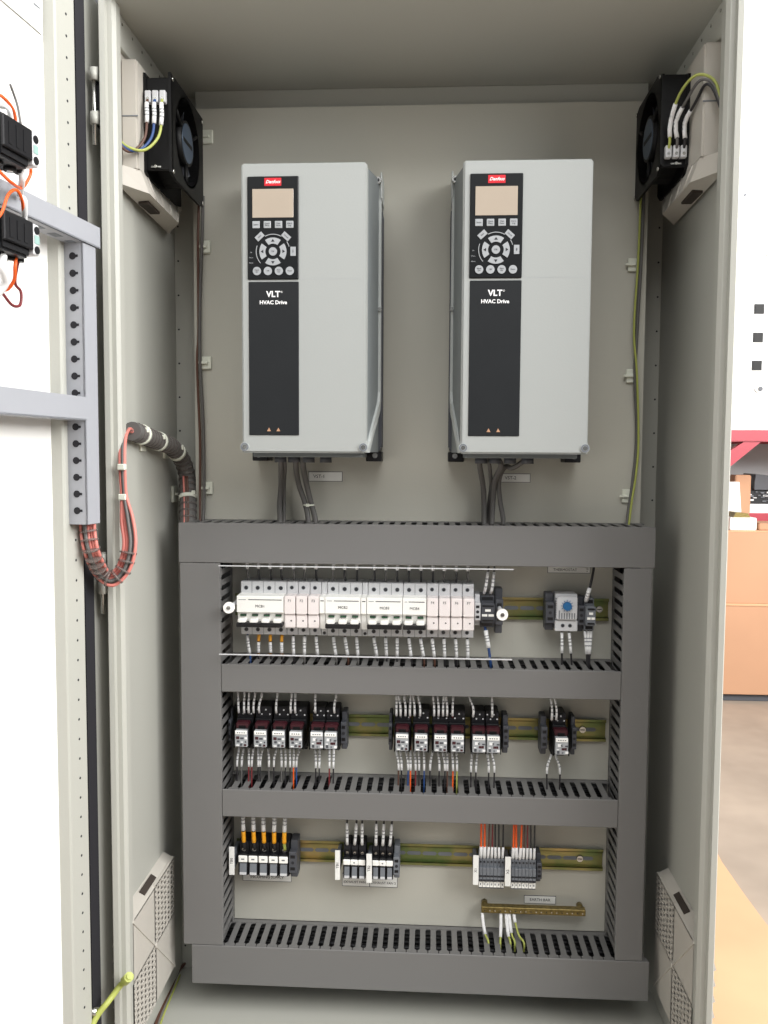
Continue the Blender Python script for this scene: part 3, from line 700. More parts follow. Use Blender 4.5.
for k, s in enumerate(['R', 'Y', 'B', 'N', 'E']):
    x = bx0+k*w5; r = big_term(x, w5, '%s large black screw terminal from the left in the incoming supply group' % ORD[k], 'incoming supply terminals')
    g = MB(); g.box(x+w5*.06, x+w5*.94, -50.2, -48, Z3-2, Z3+9, 'white', 2.2); g.box(x+w5*.35, x+w5*.65, -50.4, -50.2, Z3+2.5, Z3+4.5, 'midgrey'); g.build('marker_pad', r)
    du = (-1, -.5, -1, 1.2, 2)[k]; top = (819, 820, 817, 822, 823)[k]
    e = x+w5/2+1
    wire([(e+du*1.2, -38, S4+14), (e+du*1.1, -44, S4-4), (e+du*.6, -48, S4-24), (e, -46, Z3+32), (e, -40, Z3+16)], 2.5, ['wblack', 'wblack', 'wblack', 'wblack', 'wyg'][k],
         '%s thick incoming supply wire from the left with white sleeve and orange collar' % ORD[k], 'incoming supply wires', sleeves=((.24, .6), (.62, .83)), smat=('sleeve', 'yellow'), sr=1.35)
end_clamp(bx1+1, 12, Z3, 50, 60, 'grey end clamp right of the incoming supply terminals', 'darkgrey')
for nm, ua, ub, ct in (('TB1', 343, 365.5, 0), ('TB2', 372, 393, 0)):
    a = PY(ua, 862, -48).x; c = PY(ub, 864, -48).x; w = (c-a)/3
    for k in range(3):
        r = big_term(a+k*w, w, '%s black terminal from the left in the %s group' % (ORD[k], nm), 'fan terminals')
        g = MB(); g.box(a+k*w+.2, a+k*w+w-.2, -50.2, -48, Z3-1, Z3+8, 'white', 1.8)
        if k == 1: g.box(a+k*w+w*.4, a+k*w+w*.6, -50.4, -50.2, Z3+2.5, Z3+4.5, 'midgrey')
        g.build('marker_pad', r)
        e = a+(k+.5)*w
        du = (0, 4, 0) if nm == 'TB1' else (1, 2, 4)
        wire([(e+du[k], -38, S4+14), (e+du[k], -43, S4-4), (e+du[k]*.3, -44, Z3+40), (e, -42, Z3+30), (e, -38, Z3+24)], 1.5, 'wblack',
             '%s black sleeved wire from the left entering the %s terminals' % (ORD[k], nm), 'fan terminal wires', sleeves=((.46, .92),))
ca = PY(393.5, 862, -48).x
end_clamp(ca, 9.5, Z3, 50, 52, 'grey end clamp right of the TB2 terminals', 'midgrey')
cols2 = {'X1': 'oonrkkk', 'X2': 'ooonrkk'}
for nm, ua, ub in (('X1', 479, 504.6), ('X2', 511.2, 536.2)):
    a = PY(ua, 872, -50).x; c = PY(ub, 872, -50).x; w = (c-a)/7
    for k in range(7):
        x = a+k*w; r = thing('spring_terminal', (x+w/2, -30, Z3-30), '%s narrow grey terminal from the left in the %s strip' % (ORD[k], nm), 'terminal block', 'narrow spring terminals')
        g = MB(); g.box(x+.15, x+w-.15, -44, -9.2, Z3-34, Z3+14, 'midgrey', .4); g.box(x+.15, x+w-.15, -50, -44, Z3-20, Z3+2, 'midgrey', .5)
        g.box(x+.4, x+w-.4, -50.4, -50, Z3-12.5, Z3-10, 'ink'); g.box(x+.4, x+w-.4, -50.4, -50, Z3-19, Z3-16.5, 'ink'); g.build('body', r)
        g = MB(); g.cyl((x+w/2, -45, Z3+9), 'y', 1.5, 1.2, 'ink', 8); g.build('clamp_screw', r)
        g = MB(); g.box(x+.3, x+w-.3, -46.5, -44, Z3-31, Z3-21.5, 'white', .5); g.box(x+w*.35, x+w*.65, -46.7, -46.5, Z3-27.5, Z3-24.5, 'midgrey'); g.build('marker_tag', r)
        cc = cols2[nm][k]; e = x+w/2; j = random.uniform(-2, 2)+(3 if cc == 'o' and k == 2 else 0)
        wire([(e+j, -36, S4+12), (e+j, -44, S4-4), (e+j*.5, -46, Z3+38), (e, -45, Z3+20), (e, -38, Z3+11)], 1.7 if cc == 'o' else 1.3, WC[cc], '%s %s wire from the left into the %s strip' % (ORD[k], CN[cc], nm), 'wires into the narrow terminals', sleeves=((.72, .96),), bands=False)
end_clamp(PY(536.8, 868, -46).x, 8, Z3-3, 46, 46, 'grey end clamp right of the X2 strip', 'darkgrey')

# earth bar
ea = PY(481.5, 907.5, -26); eb = PY(585.5, 914.5, -26); ze = (ea.z+eb.z)/2
r = thing('earth_bar', ((ea.x+eb.x)/2, -20, ze-6), 'brass earth bar with a row of screws above the bottom duct', 'earth bar')
g = MB(); g.box(ea.x, eb.x, -28, -16, ze-5, ze+5, 'brass', .6); g.build('bar', r)
for x in (ea.x+6, eb.x-6): g = MB(); g.cyl((x, -16.5, ze), 'y', 5, 14.5, 'brass', 12); g.build('standoff', r)
for k in range(20):
    x = ea.x+5+k*(eb.x-ea.x-10)/19; g = MB(); g.cyl((x, -29.5, ze), 'y', 2.1, 1.8, 'brass', 10); g.cyl((x, -29.8, ze), 'y', 1.0, .5, 'chrome' if k % 3 else 'ink', 8); g.build('bar_screw', r)
for k, (u, du, sl) in enumerate(((482.5, 5.5, .55), (501, -1, .62), (506.5, 3.5, .6), (509.5, 5, .5), (514.5, 9, .25))):
    x = PY(u, 908, -26).x; xe = PY(u+du, 940, -40).x
    wire([(x, -22, ze-3.5), (x, -26, ze-12), (x+(xe-x)*.45, -36, ze-34), (xe, -46, ZK+2), (xe, -46, ZK-14)], 1.7, 'wyg', '%s yellow-green earth wire from the left hanging from the earth bar' % ORD[k], 'earth wires', sleeves=((.06, sl),), bands=False)

# ================================================================== DRIVES
def make_drive(x0, label, mirror):
    """x0 left edge of front cover; mirror False: side rim emphasised to the right"""
    w, zt, zb, y = 171, 399, 9, -175
    r = thing('frequency_drive', (x0+w/2, -87, zb-8), label, 'drive', 'frequency drives on the mounting plate')
    x1 = x0+w
    g = MB(); v = []
    for yy, e, zz in ((-160, -1.2, zt-2), (-52, 9.5, zt+14)): v += [(x0-e, yy, zb+2), (x1+e, yy, zb+2), (x1+e, yy, zz), (x0-e, yy, zz)]
    g._add(v, [(0, 1, 2, 3), (7, 6, 5, 4), (0, 4, 5, 1), (1, 5, 6, 2), (2, 6, 7, 3), (3, 7, 4, 0)], 'driveside'); g.build('body', r)
    g = MB(); g.box(x0-12, x1+12, -50, -3, zb+4, zt-8, 'darkgrey', 1.5)
    for k in range(14):
        for xx in (x0-13.8, x1+12): g.box(xx, xx+1.8, -8-k*3, -6.6-k*3, zb+10, zt-30, 'darkgrey')
    g.build('heat_sink', r)
    for s, xe in ((-1, x0), (1, x1)):                            # rim running down the side and sweeping forward at the foot
        g = MB()
        pr = [(-46, zt+6, 9), (-58, zt+6, 9), (-58, zb+92, 9), (-66, zb+76, 8.5), (-150, zb+16, 1), (-170, zb+16, 0), (-172, zb+1, 0), (-140, zb+1, 2), (-58, zb+64, 9), (-46, zb+82, 9.5)]
        n = len(pr); v = [(xe+s*(e-1), yy, zz) for yy, zz, e in pr]+[(xe+s*(e+3.6 if yy > -100 else e+.8), yy, zz) for yy, zz, e in pr]
        g._add(v, [tuple(range(n)), tuple(range(2*n-1, n-1, -1))]+[(k, (k+1) % n, n+(k+1) % n, n+k) for k in range(n)], 'driverim')
        g.build('side_rim', r)
    g = MB(); g.box(x0, x1, y, -142, zb, zt, 'cover', 2.2)
    g.box(x0+82, x1-6, y-.15, y+.2, zt-154.4, zt-154.0, 'keygrey')
    g.build('front_cover', r)
    g = MB()
    for s, xe in ((-1, x0+5), (1, x1-5)): g.cyl((xe+s*1.5, y-1.5, zb+8), 'y', 6.2, 22, 'driverim', 20); g.ring((xe+s*1.5, y-2, zb+8), 'y', 3.6, 5.6, 1, 'midgrey', 20); g.cyl((xe+s*1.5, y-2.4, zb+8), 'y', 3, 1.4, 'chrome', 14)
    g.build('corner_screw', r)
    for s, xe in ((-1, x0), (1, x1)):
        g = MB(); g.box(xe+s*11, xe+s*13.5, -60, -4, zt-14, zt+24, 'driverim', .5); g.cyl((xe+s*8.5, -68, zt+10), 'y', 4.8, 12, 'chrome', 14); g.cyl((xe+s*8.5, -68.6, zt+10), 'y', 2, 1, 'ink', 8); g.build('mounting_ear', r)
        g = MB(); g.cyl((xe+s*11, -62, zt-176), 'y', 3, 6, 'chrome', 12); g.build('side_screw', r)
        g = MB(); xx = xe+s*2; g.box(xx-12, xx+12, -44, -3, zb-12, zb+3, 'black', 1); g.cyl((xx+s*2, -46, zb-3), 'y', 4, 3, 'chrome', 12); g.build('foot', r)
    g = MB(); g.box(x0+8, x1-8, -142, -20, zb-6, zb+2, 'driveside', 1)
    for xx in (.2, .32, .45, .6): g.cyl((x0+w*xx, -70, zb-14), 'z', 9, 9, 'darkgrey', 14)
    g.build('gland_plate', r)
    # keypad
    a, c = x0+9, x0+79; K1, K0 = zt-18, zt-18-137
    g = MB(); g.box(a, c, y-2.2, y+1, K0, K1, 'panelblack', 1); kp = g.build('keypad', r)
    kw = c-a; cx = (a+c)/2
    g = MB(); g.box(cx-11.5, cx+11.5, y-2.7, y-2, K1-13, K1-2.5, 'red', .2); lb = g.build('logo_badge', kp)
    text('Danfoss', 4.4, cx, y-2.9, K1-7.8, kp, 'inkwhite', shear=.4, bold=.12, name='logo_script')
    g = MB(); g.box(cx-28, cx+28, y-2.8, y-2, K1-55, K1-17, 'screen', .3); g.build('display', kp)
    for k, s in enumerate(('Status', 'Quick\nMenu', 'Main\nMenu', 'Alarm\nLog')):
        bx = cx-28+5+k*(56-10)/3; g = MB(); g.box(bx-5, bx+5, y-3.2, y-2, K1-69, K1-59.5, 'keygrey', .5); kk = g.build('menu_key', kp); text(s, 2.0, bx, y-3.35, K1-64.3, kp)
    zc = K1-100
    def seg(a0, a1, r0, r1, nm, mm='keygrey', n=8): g = MB(); g.ring((cx, y-3.2, zc), 'y', r0, r1, 1.2, mm, n, a0, a1); return g.build(nm, kp)
    d = math.radians
    for m0 in (0, 90, 180, 270):
        seg(d(m0-35), d(m0+35), 10.5, 18.5, 'arrow_key')
        ca, sa = math.cos(d(m0)), math.sin(d(m0)); g = MB()
        g.prism([(cx+ca*16.6, zc+sa*16.6), (cx+ca*13-sa*2.4, zc+sa*13+ca*2.4), (cx+ca*13+sa*2.4, zc+sa*13-ca*2.4)], 'y', y-3.5, y-3.2, 'ink'); g.build('arrow_mark', kp)
    g = MB(); g.cyl((cx, y-3.4, zc), 'y', 5.6, 1.4, 'keygrey', 20); g.build('ok_key', kp); text('OK', 2.2, cx, y-3.6, zc, kp)
    seg(d(60), d(118), 22.5, 23.4, 'ring_mark', 'keygrey', 12); seg(d(160), d(222), 22.5, 23.4, 'ring_mark', 'keygrey', 12); seg(d(16), d(34), 22.5, 23.4, 'ring_mark', 'keygrey', 6)
    for ang, s in ((132, 'Back'), (48, 'Cancel'), (0, 'Info')):
        rr = 27 if ang else 27.5; px, pz = cx+rr*math.cos(d(ang)), zc+rr*math.sin(d(ang)); th = d(ang-90)
        q = [(-6, -3.6), (6, -3.6), (6, 3.6), (-6, 3.6)]
        g = MB(); g.prism([(px+i*math.cos(th)-j*math.sin(th), pz+i*math.sin(th)+j*math.cos(th)) for i, j in q], 'y', y-3.2, y-2, 'keygrey'); g.build('side_key', kp)
        text(s, 1.9, px, y-3.4, pz, kp, rot=-th if ang < 90 else -(th))
    for k, s in enumerate(('Hand\nOn', 'Off', 'Auto\nOn', 'Reset')):
        bx = cx-27+5+k*15; g = MB(); g.cyl((bx, y-3.4, K0+11), 'y', 5.6, 1.4, 'keygrey', 20); g.build('round_key', kp); text(s, 1.9, bx, y-3.6, K0+11, kp)
    for k, s in enumerate(('On', 'Warn.', 'Alarm')): text(s, 1.7, cx-30, y-2.3, zc-1-k*7, kp, 'keygrey')
    # lower dark panel
    P1, P0 = K0-3, zb+24
    g = MB(); g.box(a+1, c, y-1.2, y+1, P0, P1, 'charcoal', .6); lp = g.build('name_panel', r)
    text('VLT', 8, cx, y-1.4, P1-17, lp, 'inkwhite', bold=.35); text('®', 2.6, cx+11.5, y-1.4, P1-14, lp, 'inkwhite')
    text('HVAC Drive', 5.2, cx, y-1.4, P1-28, lp, 'inkwhite', bold=.2)
    for s in (-6.5, 6.5):
        g = MB(); g.prism([(cx+s-2.7, P0+5.5), (cx+s+2.7, P0+5.5), (cx+s, P0+10.5)], 'y', y-1.5, y-1.2, 'card'); g.build('warning_triangle', lp)
    return r, x1
d1, _ = make_drive(-235.6, 'grey frequency drive on the left, above label VST-1', False)
dz = 300.3
d2 = dup(d1, dz, 0, 'grey frequency drive on the right, above label VST-2')

# cables under the drives
def bundle(pts, r, m, label, g='cables dropping from the drives', nm='cable'): return wire(pts, r, m, label, g, name=nm, cat='cable', n=10, samples=8)
def under(u, v, Y): return tuple(PY(u, v, Y))
zin = ZT-12
def cable(us, m, r, label, Y0=-70):
    pts = [(PY(us[0], 458, Y0).x, Y0, 6)]
    for u, v, Y in us[1]: pts.append(under(u, v, Y))
    e = pts[-1]; pts.append((e[0], -35, zin)); bundle(pts, r, m, label)
cable((281, [(281, 470, -60), (281, 485, -30), (279.5, 505, -22), (280, 518, -30)]), 'wgrey', 4.2, 'leftmost grey cable dropping from the left drive')
cable((284, [(285, 468, -58), (284, 485, -28), (284, 505, -18), (284, 518, -26)]), 'wgrey', 3, 'second grey cable from the left dropping from the left drive')
cable((296, [(296, 468, -60), (299, 485, -34), (305, 503, -26), (308, 518, -32)]), 'wgrey', 4.2, 'third dark grey cable from the left dropping from the left drive')
cable((303, [(303, 465, -64), (306, 482, -36), (311, 503, -28), (315, 518, -34)]), 'wgrey', 4.4, 'rightmost dark grey cable dropping from the left drive')
cable((479, [(480, 468, -60), (483, 485, -30), (484, 503, -22), (484, 518, -30)]), 'wgrey', 4.2, 'leftmost dark cable dropping from the right drive')
cable((496, [(501, 466, -66), (495, 480, -40), (493, 500, -24), (492, 518, -30)]), 'wgrey', 4.2, 'middle dark cable dropping from the right drive')
cable((528, [(521, 463, -66), (512, 468, -60), (505, 467, -50), (499, 480, -34), (500, 500, -26), (503, 518, -32)]), 'wgrey', 3.8, 'dark cable sweeping right to left below the right drive')
cable((488, [(490, 470, -50), (491, 486, -24), (489, 503, -16), (488, 518, -24)]), 'wgrey', 3, 'thin brown-grey cable between the others below the right drive')
for u, v, lab in ((308.5, 505, 'white cable tie around the cables under the left drive'), (496, 477, 'white cable tie around the cables under the right drive')):
    q = PY(u, v, -33); g = MB(); g.ring((q.x, -30, q.z-1.2), 'z', 7.6, 8.6, 2.4, 'tie', 20); g.box(q.x-3, q.x+2, -42, -37, q.z-2.5, q.z+2.5, 'tie', .5)
    o = g.build('cable_tie'); tag(o, lab, 'cable tie', 'cable ties')

# ================================================================== SIDE CABLES ON THE PLATE
gS = 'thin cables running up the plate edges'
def run(pts, r, m, lab, sl=(), g=gS): wire([tuple(PY(*p)) for p in pts], r, m, lab, g, sleeves=sl, name='cable', cat='cable', samples=8)
run([(203, 196, 6-20), (202, 240, -10), (200, 300, -8), (200, 363, -10), (203, 420, -8), (204, 488, -10), (203, 524, -20), (203, 532, -30)], 2.6, 'wgrey', 'grey cable down the left edge of the plate')
run([(199, 196, -14), (198, 245, -10), (198.5, 330, -8), (197, 363, -10), (200, 440, -8), (200, 488, -10), (200, 524, -20), (200, 532, -30)], 2.0, 'wbrown', 'thin brown cable down the left edge of the plate')
run([(644, 190, -14), (641, 262, -12), (637, 330, -8), (635, 375, -11), (636.5, 420, -8), (636, 450, -8), (633, 480, -10), (629, 508, -15), (627, 524, -22), (626, 532, -32)], 2.6, 'wgrey', 'grey cable down the right edge of the plate')
run([(641, 190, -17), (638, 262, -14), (634, 330, -13), (637, 375, -15), (638.5, 440, -12), (636, 475, -16), (632, 500, -19), (629, 524, -25), (628, 532, -34)], 1.7, 'wyg', 'thin yellow-green wire down the right edge of the plate')
def tie_mount(p, s, lab, axis='y'):
    g = MB(); x, y, z = p
    if axis == 'y':
        r = thing('tie_mount', (x, y, z-s/2), lab, 'cable tie mount', 'white stick-on cable tie mounts')
        g.box(x-s/2, x+s/2, y-4, y, z-s*.62, z+s*.62, 'tie', 1); g.build('base', r)
        g = MB(); g.box(x-s*.75, x+s*.2, y-8, y-3.5, z-2, z+2, 'tie', .6); g.build('strap', r)
    else:
        r = thing('tie_mount', (x, y, z-s/2), lab, 'cable tie mount', 'white stick-on cable tie mounts')
        k = 1 if x < 0 else -1
        g.box(x, x+4*k, y-s/2, y+s/2, z-s*.6, z+s*.6, 'tie', 1); g.build('base', r)
        g = MB(); g.box(x+4*k, x+9*k, y-4, y+4, z-2, z+2, 'tie', .6); g.build('strap', r)
    return r
for u, v, s, lab in ((207.5, 137, 13, 'white tie mount on the plate beside the left fan'), (205.5, 247, 12, 'upper white tie mount on the left plate edge'), (206.5, 363, 12, 'middle white tie mount on the left plate edge'), (208, 488, 12, 'lower white tie mount on the left plate edge'),
                  (633, 265, 12, 'upper white tie mount on the right plate edge'), (631.5, 376, 13, 'middle white tie mount on the right plate edge'), (627.5, 496, 13, 'lower white tie mount on the right plate edge')):
    q = PY(u, v, -4); tie_mount((q.x, -2.2, q.z), s+4, lab)

# ================================================================== FANS AND FILTER HOUSINGS ON THE SIDE WALLS
def fan_unit(s, label, dz=0, zoff=0):
    side = 'left' if s < 0 else 'right'
    Xw, Xa, Xb = 395, 368, 330
    z0, z1 = 394+dz, 526+dz; y0, y1 = (-177, -17) if s < 0 else (-143, 2)
    fh = thing('filter_housing', (s*Xw, -100, 320+dz), 'pale plastic filter housing with flared foot on the %s cabinet wall' % side, 'filter housing', 'exhaust filter housings')
    g = MB(); g.prism([(-235, z0-8), (-228, z1+24), (10, z1+24), (14, z0-8)], 'x', s*Xw, s*(Xw-5), 'filterplastic')
    g.box(s*(Xw-4), s*Xa, -200, 0, z0-4, z1+8, 'filterplastic', 2.5)
    g.box(s*(Xw-6), s*(Xa-.6), -200.6, -199.4, (z0+z1)/2-.8, (z0+z1)/2+.8, 'midgrey')
    g.build('frame', fh)
    g = MB()
    q = [(390, -228, z0-4), (390, -228, z0-28), (Xa, -192, z0-2), (361, -176, z0-28), (390, 0, z0-4), (390, 0, z0-36), (Xa, -14, z0-2), (361, -44, z0-32)]
    g._add([(s*a_, b_, c_) for a_, b_, c_ in q], [(0, 1, 3, 2), (2, 3, 7, 6), (4, 6, 7, 5), (0, 2, 6, 4), (1, 5, 7, 3), (0, 4, 5, 1)], 'filterplastic')
    for t in (.16, .42, .68, .9):
        pa = Vector(q[2]).lerp(Vector(q[6]), t); pb = Vector(q[3]).lerp(Vector(q[7]), t+.06); pa.x *= s; pb.x *= s
        g.tube([pa, pb], 1.6, 'filterplastic', n=6, smooth=False)
    g.box(s*386, s*372, -150, -100, z0-34, z0-29.5, 'slot')
    g.build('flared_foot', fh)
    # axial fan: two square flanges, round housing, hub with blades
    f = thing('axial_fan', (s*349, -97, z0), 'black axial fan on the %s filter housing near the ceiling' % side, 'fan', 'black axial fans')
    hy, hz = -82, (z0+z1)/2+2
    g = MB(); g.plate_hole(s*Xa, s*(Xa-3.5), 0, y0, y1, z0-4, z1, (y0+y1)/2, (z0+z1)/2, 58, 'blackgloss'); g.plate_hole(s*(Xb+3.5), s*Xb, 0, y0, y1, z0-4, z1, (y0+y1)/2, (z0+z1)/2, 58, 'blackgloss')
    g.box(s*Xa, s*Xb, y0+3, y0+8, z0+4, z1-6, 'blackgloss', 1); g.ring((s*Xa if s < 0 else Xb, (y0+y1)/2, (z0+z1)/2), 'x', 58, 61, Xa-Xb, 'blackgloss', 32)
    g.build('fan_frame', f)
    cy, cz = (y0+y1)/2, (z0+z1)/2
    g = MB(); xs = -Xb-12 if s < 0 else Xb
    xs = -345 if s < 0 else 331
    g.cyl((xs, cy, cz), 'x', 31, 14, 'blackgloss', 28)
    for k in range(3): a = 2*PI*k/3+.5; g.tube([(s*333, cy+30*math.cos(a), cz+30*math.sin(a)), (s*333, cy+60*math.cos(a), cz+60*math.sin(a))], 3, 'blackgloss', smooth=False)
    hb = g.build('motor_hub', f)
    g = MB(); g.cyl((-331.2 if s < 0 else 330.4, cy, cz), 'x', 27, .8, 'hub', 28); g.box(s*330.2, s*330.7, cy-22, cy+22, cz-3, cz+3, 'blackgloss'); g.build('hub_label', hb)
    for k in range(7):
        a = 2*PI*k/7; g = MB(); v = []
        for rr in (30, 56):
            for da, xx in ((-.28, 362), (.32, 342)):
                for th in (0, 1.2): v.append((s*(xx-th), cy+rr*math.cos(a+da), cz+rr*math.sin(a+da)))
        g._add(v, [(0, 2, 6, 4), (1, 5, 7, 3), (0, 4, 5, 1), (2, 3, 7, 6), (4, 6, 7, 5), (0, 1, 3, 2)], 'darkgrey'); g.build('blade', f)
    for yy, zz in ((y0+7, z1-7), (y0+7, z0+3), (y1-7, z1-7), (y1-7, z0+3)):
        g = MB(); g.cyl((s*Xb if s > 0 else -Xb, yy, zz), 'x', 3, 1.6*(-s), 'chrome', 10); g.build('fan_screw', f)
    g = MB()
    zt_ = z1-34 if s < 0 else z0+22
    for k in range(3):
        xx = s*(340+k*10); g.box(xx-4, xx+4, y0-6, y0+3, zt_-8, zt_+8, 'lightgrey', .8); g.cyl((xx, y0-6.8, zt_-3), 'y', 2.2, 1, 'chrome', 8)
    g.build('terminal_strip', f)
    g = MB(); g.cyl((s*352, y0-1, z0+8), 'y', 2, 4, 'chrome', 8); g.box(s*352-7, s*352+7, y0+1.4, y0+3, z0+7, z0+9, 'chrome'); g.build('earth_tag', f)
    return y0, z0, z1, zt_
y0, z0, z1, zt_ = fan_unit(-1, '', -6)
gF = 'fan supply wires'
for k, (m_, nm) in enumerate((('wbrown', 'brown'), ('wblue', 'blue'), ('wyg', 'yellow-green'))):
    x = -360+k*10
    wire([(x, y0-3, zt_-2), (x, y0-10, zt_-12), (x+1, y0-12, zt_-30), (x-1-k*1, y0-16, zt_-58), (x-12-k*4, y0-26, zt_-78), (-382, -215, zt_-80+k*3), (-392, -228, zt_-62+k*3)], 1.9, m_,
         '%s fan wire with white sleeve looping back beside the left fan' % nm, gF, sleeves=((.08, .3),))
y0, z0, z1, zt_ = fan_unit(1, '', 0)
for k, (m_, nm) in enumerate((('wyg', 'yellow-green'), ('wgrey', 'middle grey'), ('wblack', 'black'))):
    x = 340+k*10
    top = PY(692, 89, -165).z-k*6
    wire([(x, y0-3, zt_+2), (x, y0-9, zt_+12), (x+(0, -3, -1)[k], y0-10, zt_+36), (x+4, -178, top-12), (x+16-k*4, -205, top), (376, -212, top-8), (384, -222, top-38), (391, -228, top-62)], 1.9, m_,
         '%s fan wire with white sleeve arching over beside the right fan' % nm, gF, sleeves=((.09, .32),))

# lower intake vents
def vent(s, label):
    r = thing('intake_vent', (s*388, -141, -815), label, 'vent', 'square intake vents')
    ya, yb, za, zb = -234, -48, -812, -634        # near, far, bottom, top
    ym, zm = (ya+yb)/2, (za+zb)/2; X = 395; Xf = 378
    g = MB(); g.box(s*X, s*(X-6), ya-4, yb+2, za-4, zb+1, 'filterplastic', 1)
    g.box(s*(X-5), s*Xf, ya, ym, zm, zb, 'filterplastic'); g.box(s*(X-5), s*Xf, ym, yb, za, zm, 'filterplastic')
    g.box(s*(X-5), s*(Xf+4), ym, yb, zm, zb, 'grillshade'); g.box(s*(X-5), s*(Xf+4), ya, ym, za, zm, 'grillshade')
    for (p0, p1, q0, q1) in ((ym, yb, zm, zb), (ya, ym, za, zm)):   # louvre bars over the two open quarters
        n = 11
        for k in range(n+1):
            zz = q0+(q1-q0)*k/n; g.box(s*(Xf+4), s*Xf, p0, p1, zz-2.2, zz+2.2, 'filterplastic', .4)
        for k in range(7): yy = p0+(p1-p0)*k/6; g.box(s*(Xf+4), s*Xf, yy-3.4, yy+3.4, q0, q1, 'filterplastic', .4)
    for sg in ((1,),):                                          # raised diagonal ribs
        for (aY, aZ, bY, bZ) in ((yb, za, ya, zb), ):
            L = math.hypot(bY-aY, bZ-aZ); nx, nz = -(bZ-aZ)/L*2.2, (bY-aY)/L*2.2
            g.prism([(aY+nx, aZ+nz), (bY+nx, bZ+nz), (bY-nx, bZ-nz), (aY-nx, aZ-nz)], 'x', s*(Xf+2), s*(Xf-1.4), 'filterplastic')
    g.cyl((s*Xf if s > 0 else -Xf, ym, zm), 'x', 4, -s*2.4, 'filterplastic', 12)
    g.build('louvre', r)
    g = MB(); g.prism([(s*X, zb+9), (s*Xf, zb), (s*Xf, zb-2), (s*X, zb-2)], 'y', ya, yb, 'filterplastic'); g.build('header', r)
    g = MB(); g.prism([(s*(X-4), zb+9.0), (s*(X-12), zb+4.0), (s*(X-12), zb+3.0), (s*(X-4), zb+7.0)], 'y', ym-30, ym+22, 'slot'); g.build('header_slot', r)
    # outer hood on the other side of the wall
    g = MB()
    for k in range(9):
        zz = -660-k*22; g.prism([(s*401, zz), (s*407, zz-3), (s*411, zz-17), (s*401, zz-21)], 'y', -225, -50, 'filterplastic')
    g.build('outer_hood', r)
vent(-1, 'square pale vent low on the left cabinet wall'); vent(1, 'square pale vent low on the right cabinet wall')

# ================================================================== DOOR CABLE LOOM
def lp(u, v, X=None, Y=None, off=None):
    if off is not None: return tuple(DV(u, v, off))
    return tuple(PX(u, v, X)) if X is not None else tuple(PY(u, v, Y))
loop = [lp(88, 505, off=26), lp(88, 530, off=26), lp(92, 552, off=30), lp(101, 572, Y=-285), lp(112, 579, Y=-280), lp(124, 568, Y=-275), lp(130, 545, Y=-270), lp(127.5, 520, Y=-262), lp(124, 495, X=-373), lp(122.5, 467, X=-375), lp(123, 442, X=-379), lp(127, 430, X=-383), lp(137, 433, X=-384)]
r = thing('door_cable_loom', loop[4], 'salmon wire loom looping from the door rail into the cabinet', 'cable loom')
offs = [(0, 0, 0), (4.2, 1, 0), (-4.2, 1, 1), (8, 0, -1), (-8, -2, 0), (1, 4, 4), (-2, -4, -5)]
mats_ = ['wpink', 'wpink', 'wgrey', 'wpink', 'wpink', 'wred', 'wgrey']
def offset_path(pts, a):
    out = []
    for i, p in enumerate(pts):
        p = Vector(p); d = (Vector(pts[min(i+1, len(pts)-1)])-Vector(pts[max(i-1, 0)])).normalized(); nrm = d.cross(Vector((0, 1, 0))); nrm = nrm.normalized() if nrm.length > .05 else Vector((0, 0, 1))
        k = .4 if i > 7 else 1
        out.append(p+nrm*a[0]*k+Vector((0, a[1]*k, 0)))
    return out
for a, mm in zip(offs, mats_):
    g = MB(); g.tube(offset_path(loop, a), 2.3, mm, n=7, samples=8); g.build('strand', r)
g = MB(); q = [Vector(p) for p in loop[1:7]]
for k in range(12):
    t = k/12; c = interp(q, t); c2 = interp(q, t+.02)
    g.tube([c, c2], 11, 'sleeving', n=14, smooth=False)
g.build('spiral_wrap', r)
g = MB()
for u, v in ((122, 467), (123, 497)):
    q = lp(u, v, X=-374); g.box(q[0]-5, q[0]+5, q[1]-5, q[1]+4, q[2]-4, q[2]+4, 'tie', 1)
g.build('tie', r)
loom = [lp(132, 431, X=-384), lp(143, 435, X=-383), lp(155, 440, X=-381), lp(170, 446, X=-376), lp(181, 458, X=-372), lp(187, 476, Y=8), lp(188, 500, Y=-8), lp(188, 520, Y=-22), lp(188, 534, Y=-32)]
r = thing('wall_cable_loom', loom[3], 'grey wrapped wire loom bending down the left wall into the top duct', 'cable loom')
g = MB(); g.tube(loom, 13, 'wgrey', n=14, samples=10); g.build('wrapped_bundle', r)
g = MB()
pl = [Vector(p) for p in loom]
for k in range(26):
    t = .04+k*.035
    c = interp(pl, t); c2 = interp(pl, t+.01); g.tube([c, c2], 13.9, 'sleeving', n=14, smooth=False)
g.build('spiral_wrap', r)
g = MB()
for k in range(3):
    a = [p+Vector((k*3-2, -12.5, 0)) for p in pl[5:]]; g.tube(a, 1.8, ['wpink', 'wbrown', 'wbrown'][k], n=6)
g.build('strand', r)
for k, t in enumerate((.10, .30, .52, .80)):
    c = interp(pl, t); c2 = interp(pl, t+.02); g = MB(); g.tube([c, c2], 14.6, 'tie', n=16, smooth=False); g.box(c.x+8, c.x+14, c.y-10, c.y-4, c.z+2, c.z+9, 'tie', 1); g.build('tie', r)
for u, v, lab in ((144, 443, 'white tie mount under the wall loom, nearer the front'), (167, 451, 'white tie mount under the wall loom, nearer the corner')):
    q = PX(u, v, -391); tie_mount((-395, q.y, q.z), 20, lab, 'x')
q = PX(175.5, 494, -391); tie_mount((-395, q.y, q.z), 22, 'white tie mount at the cabinet corner beside the top duct', 'x')

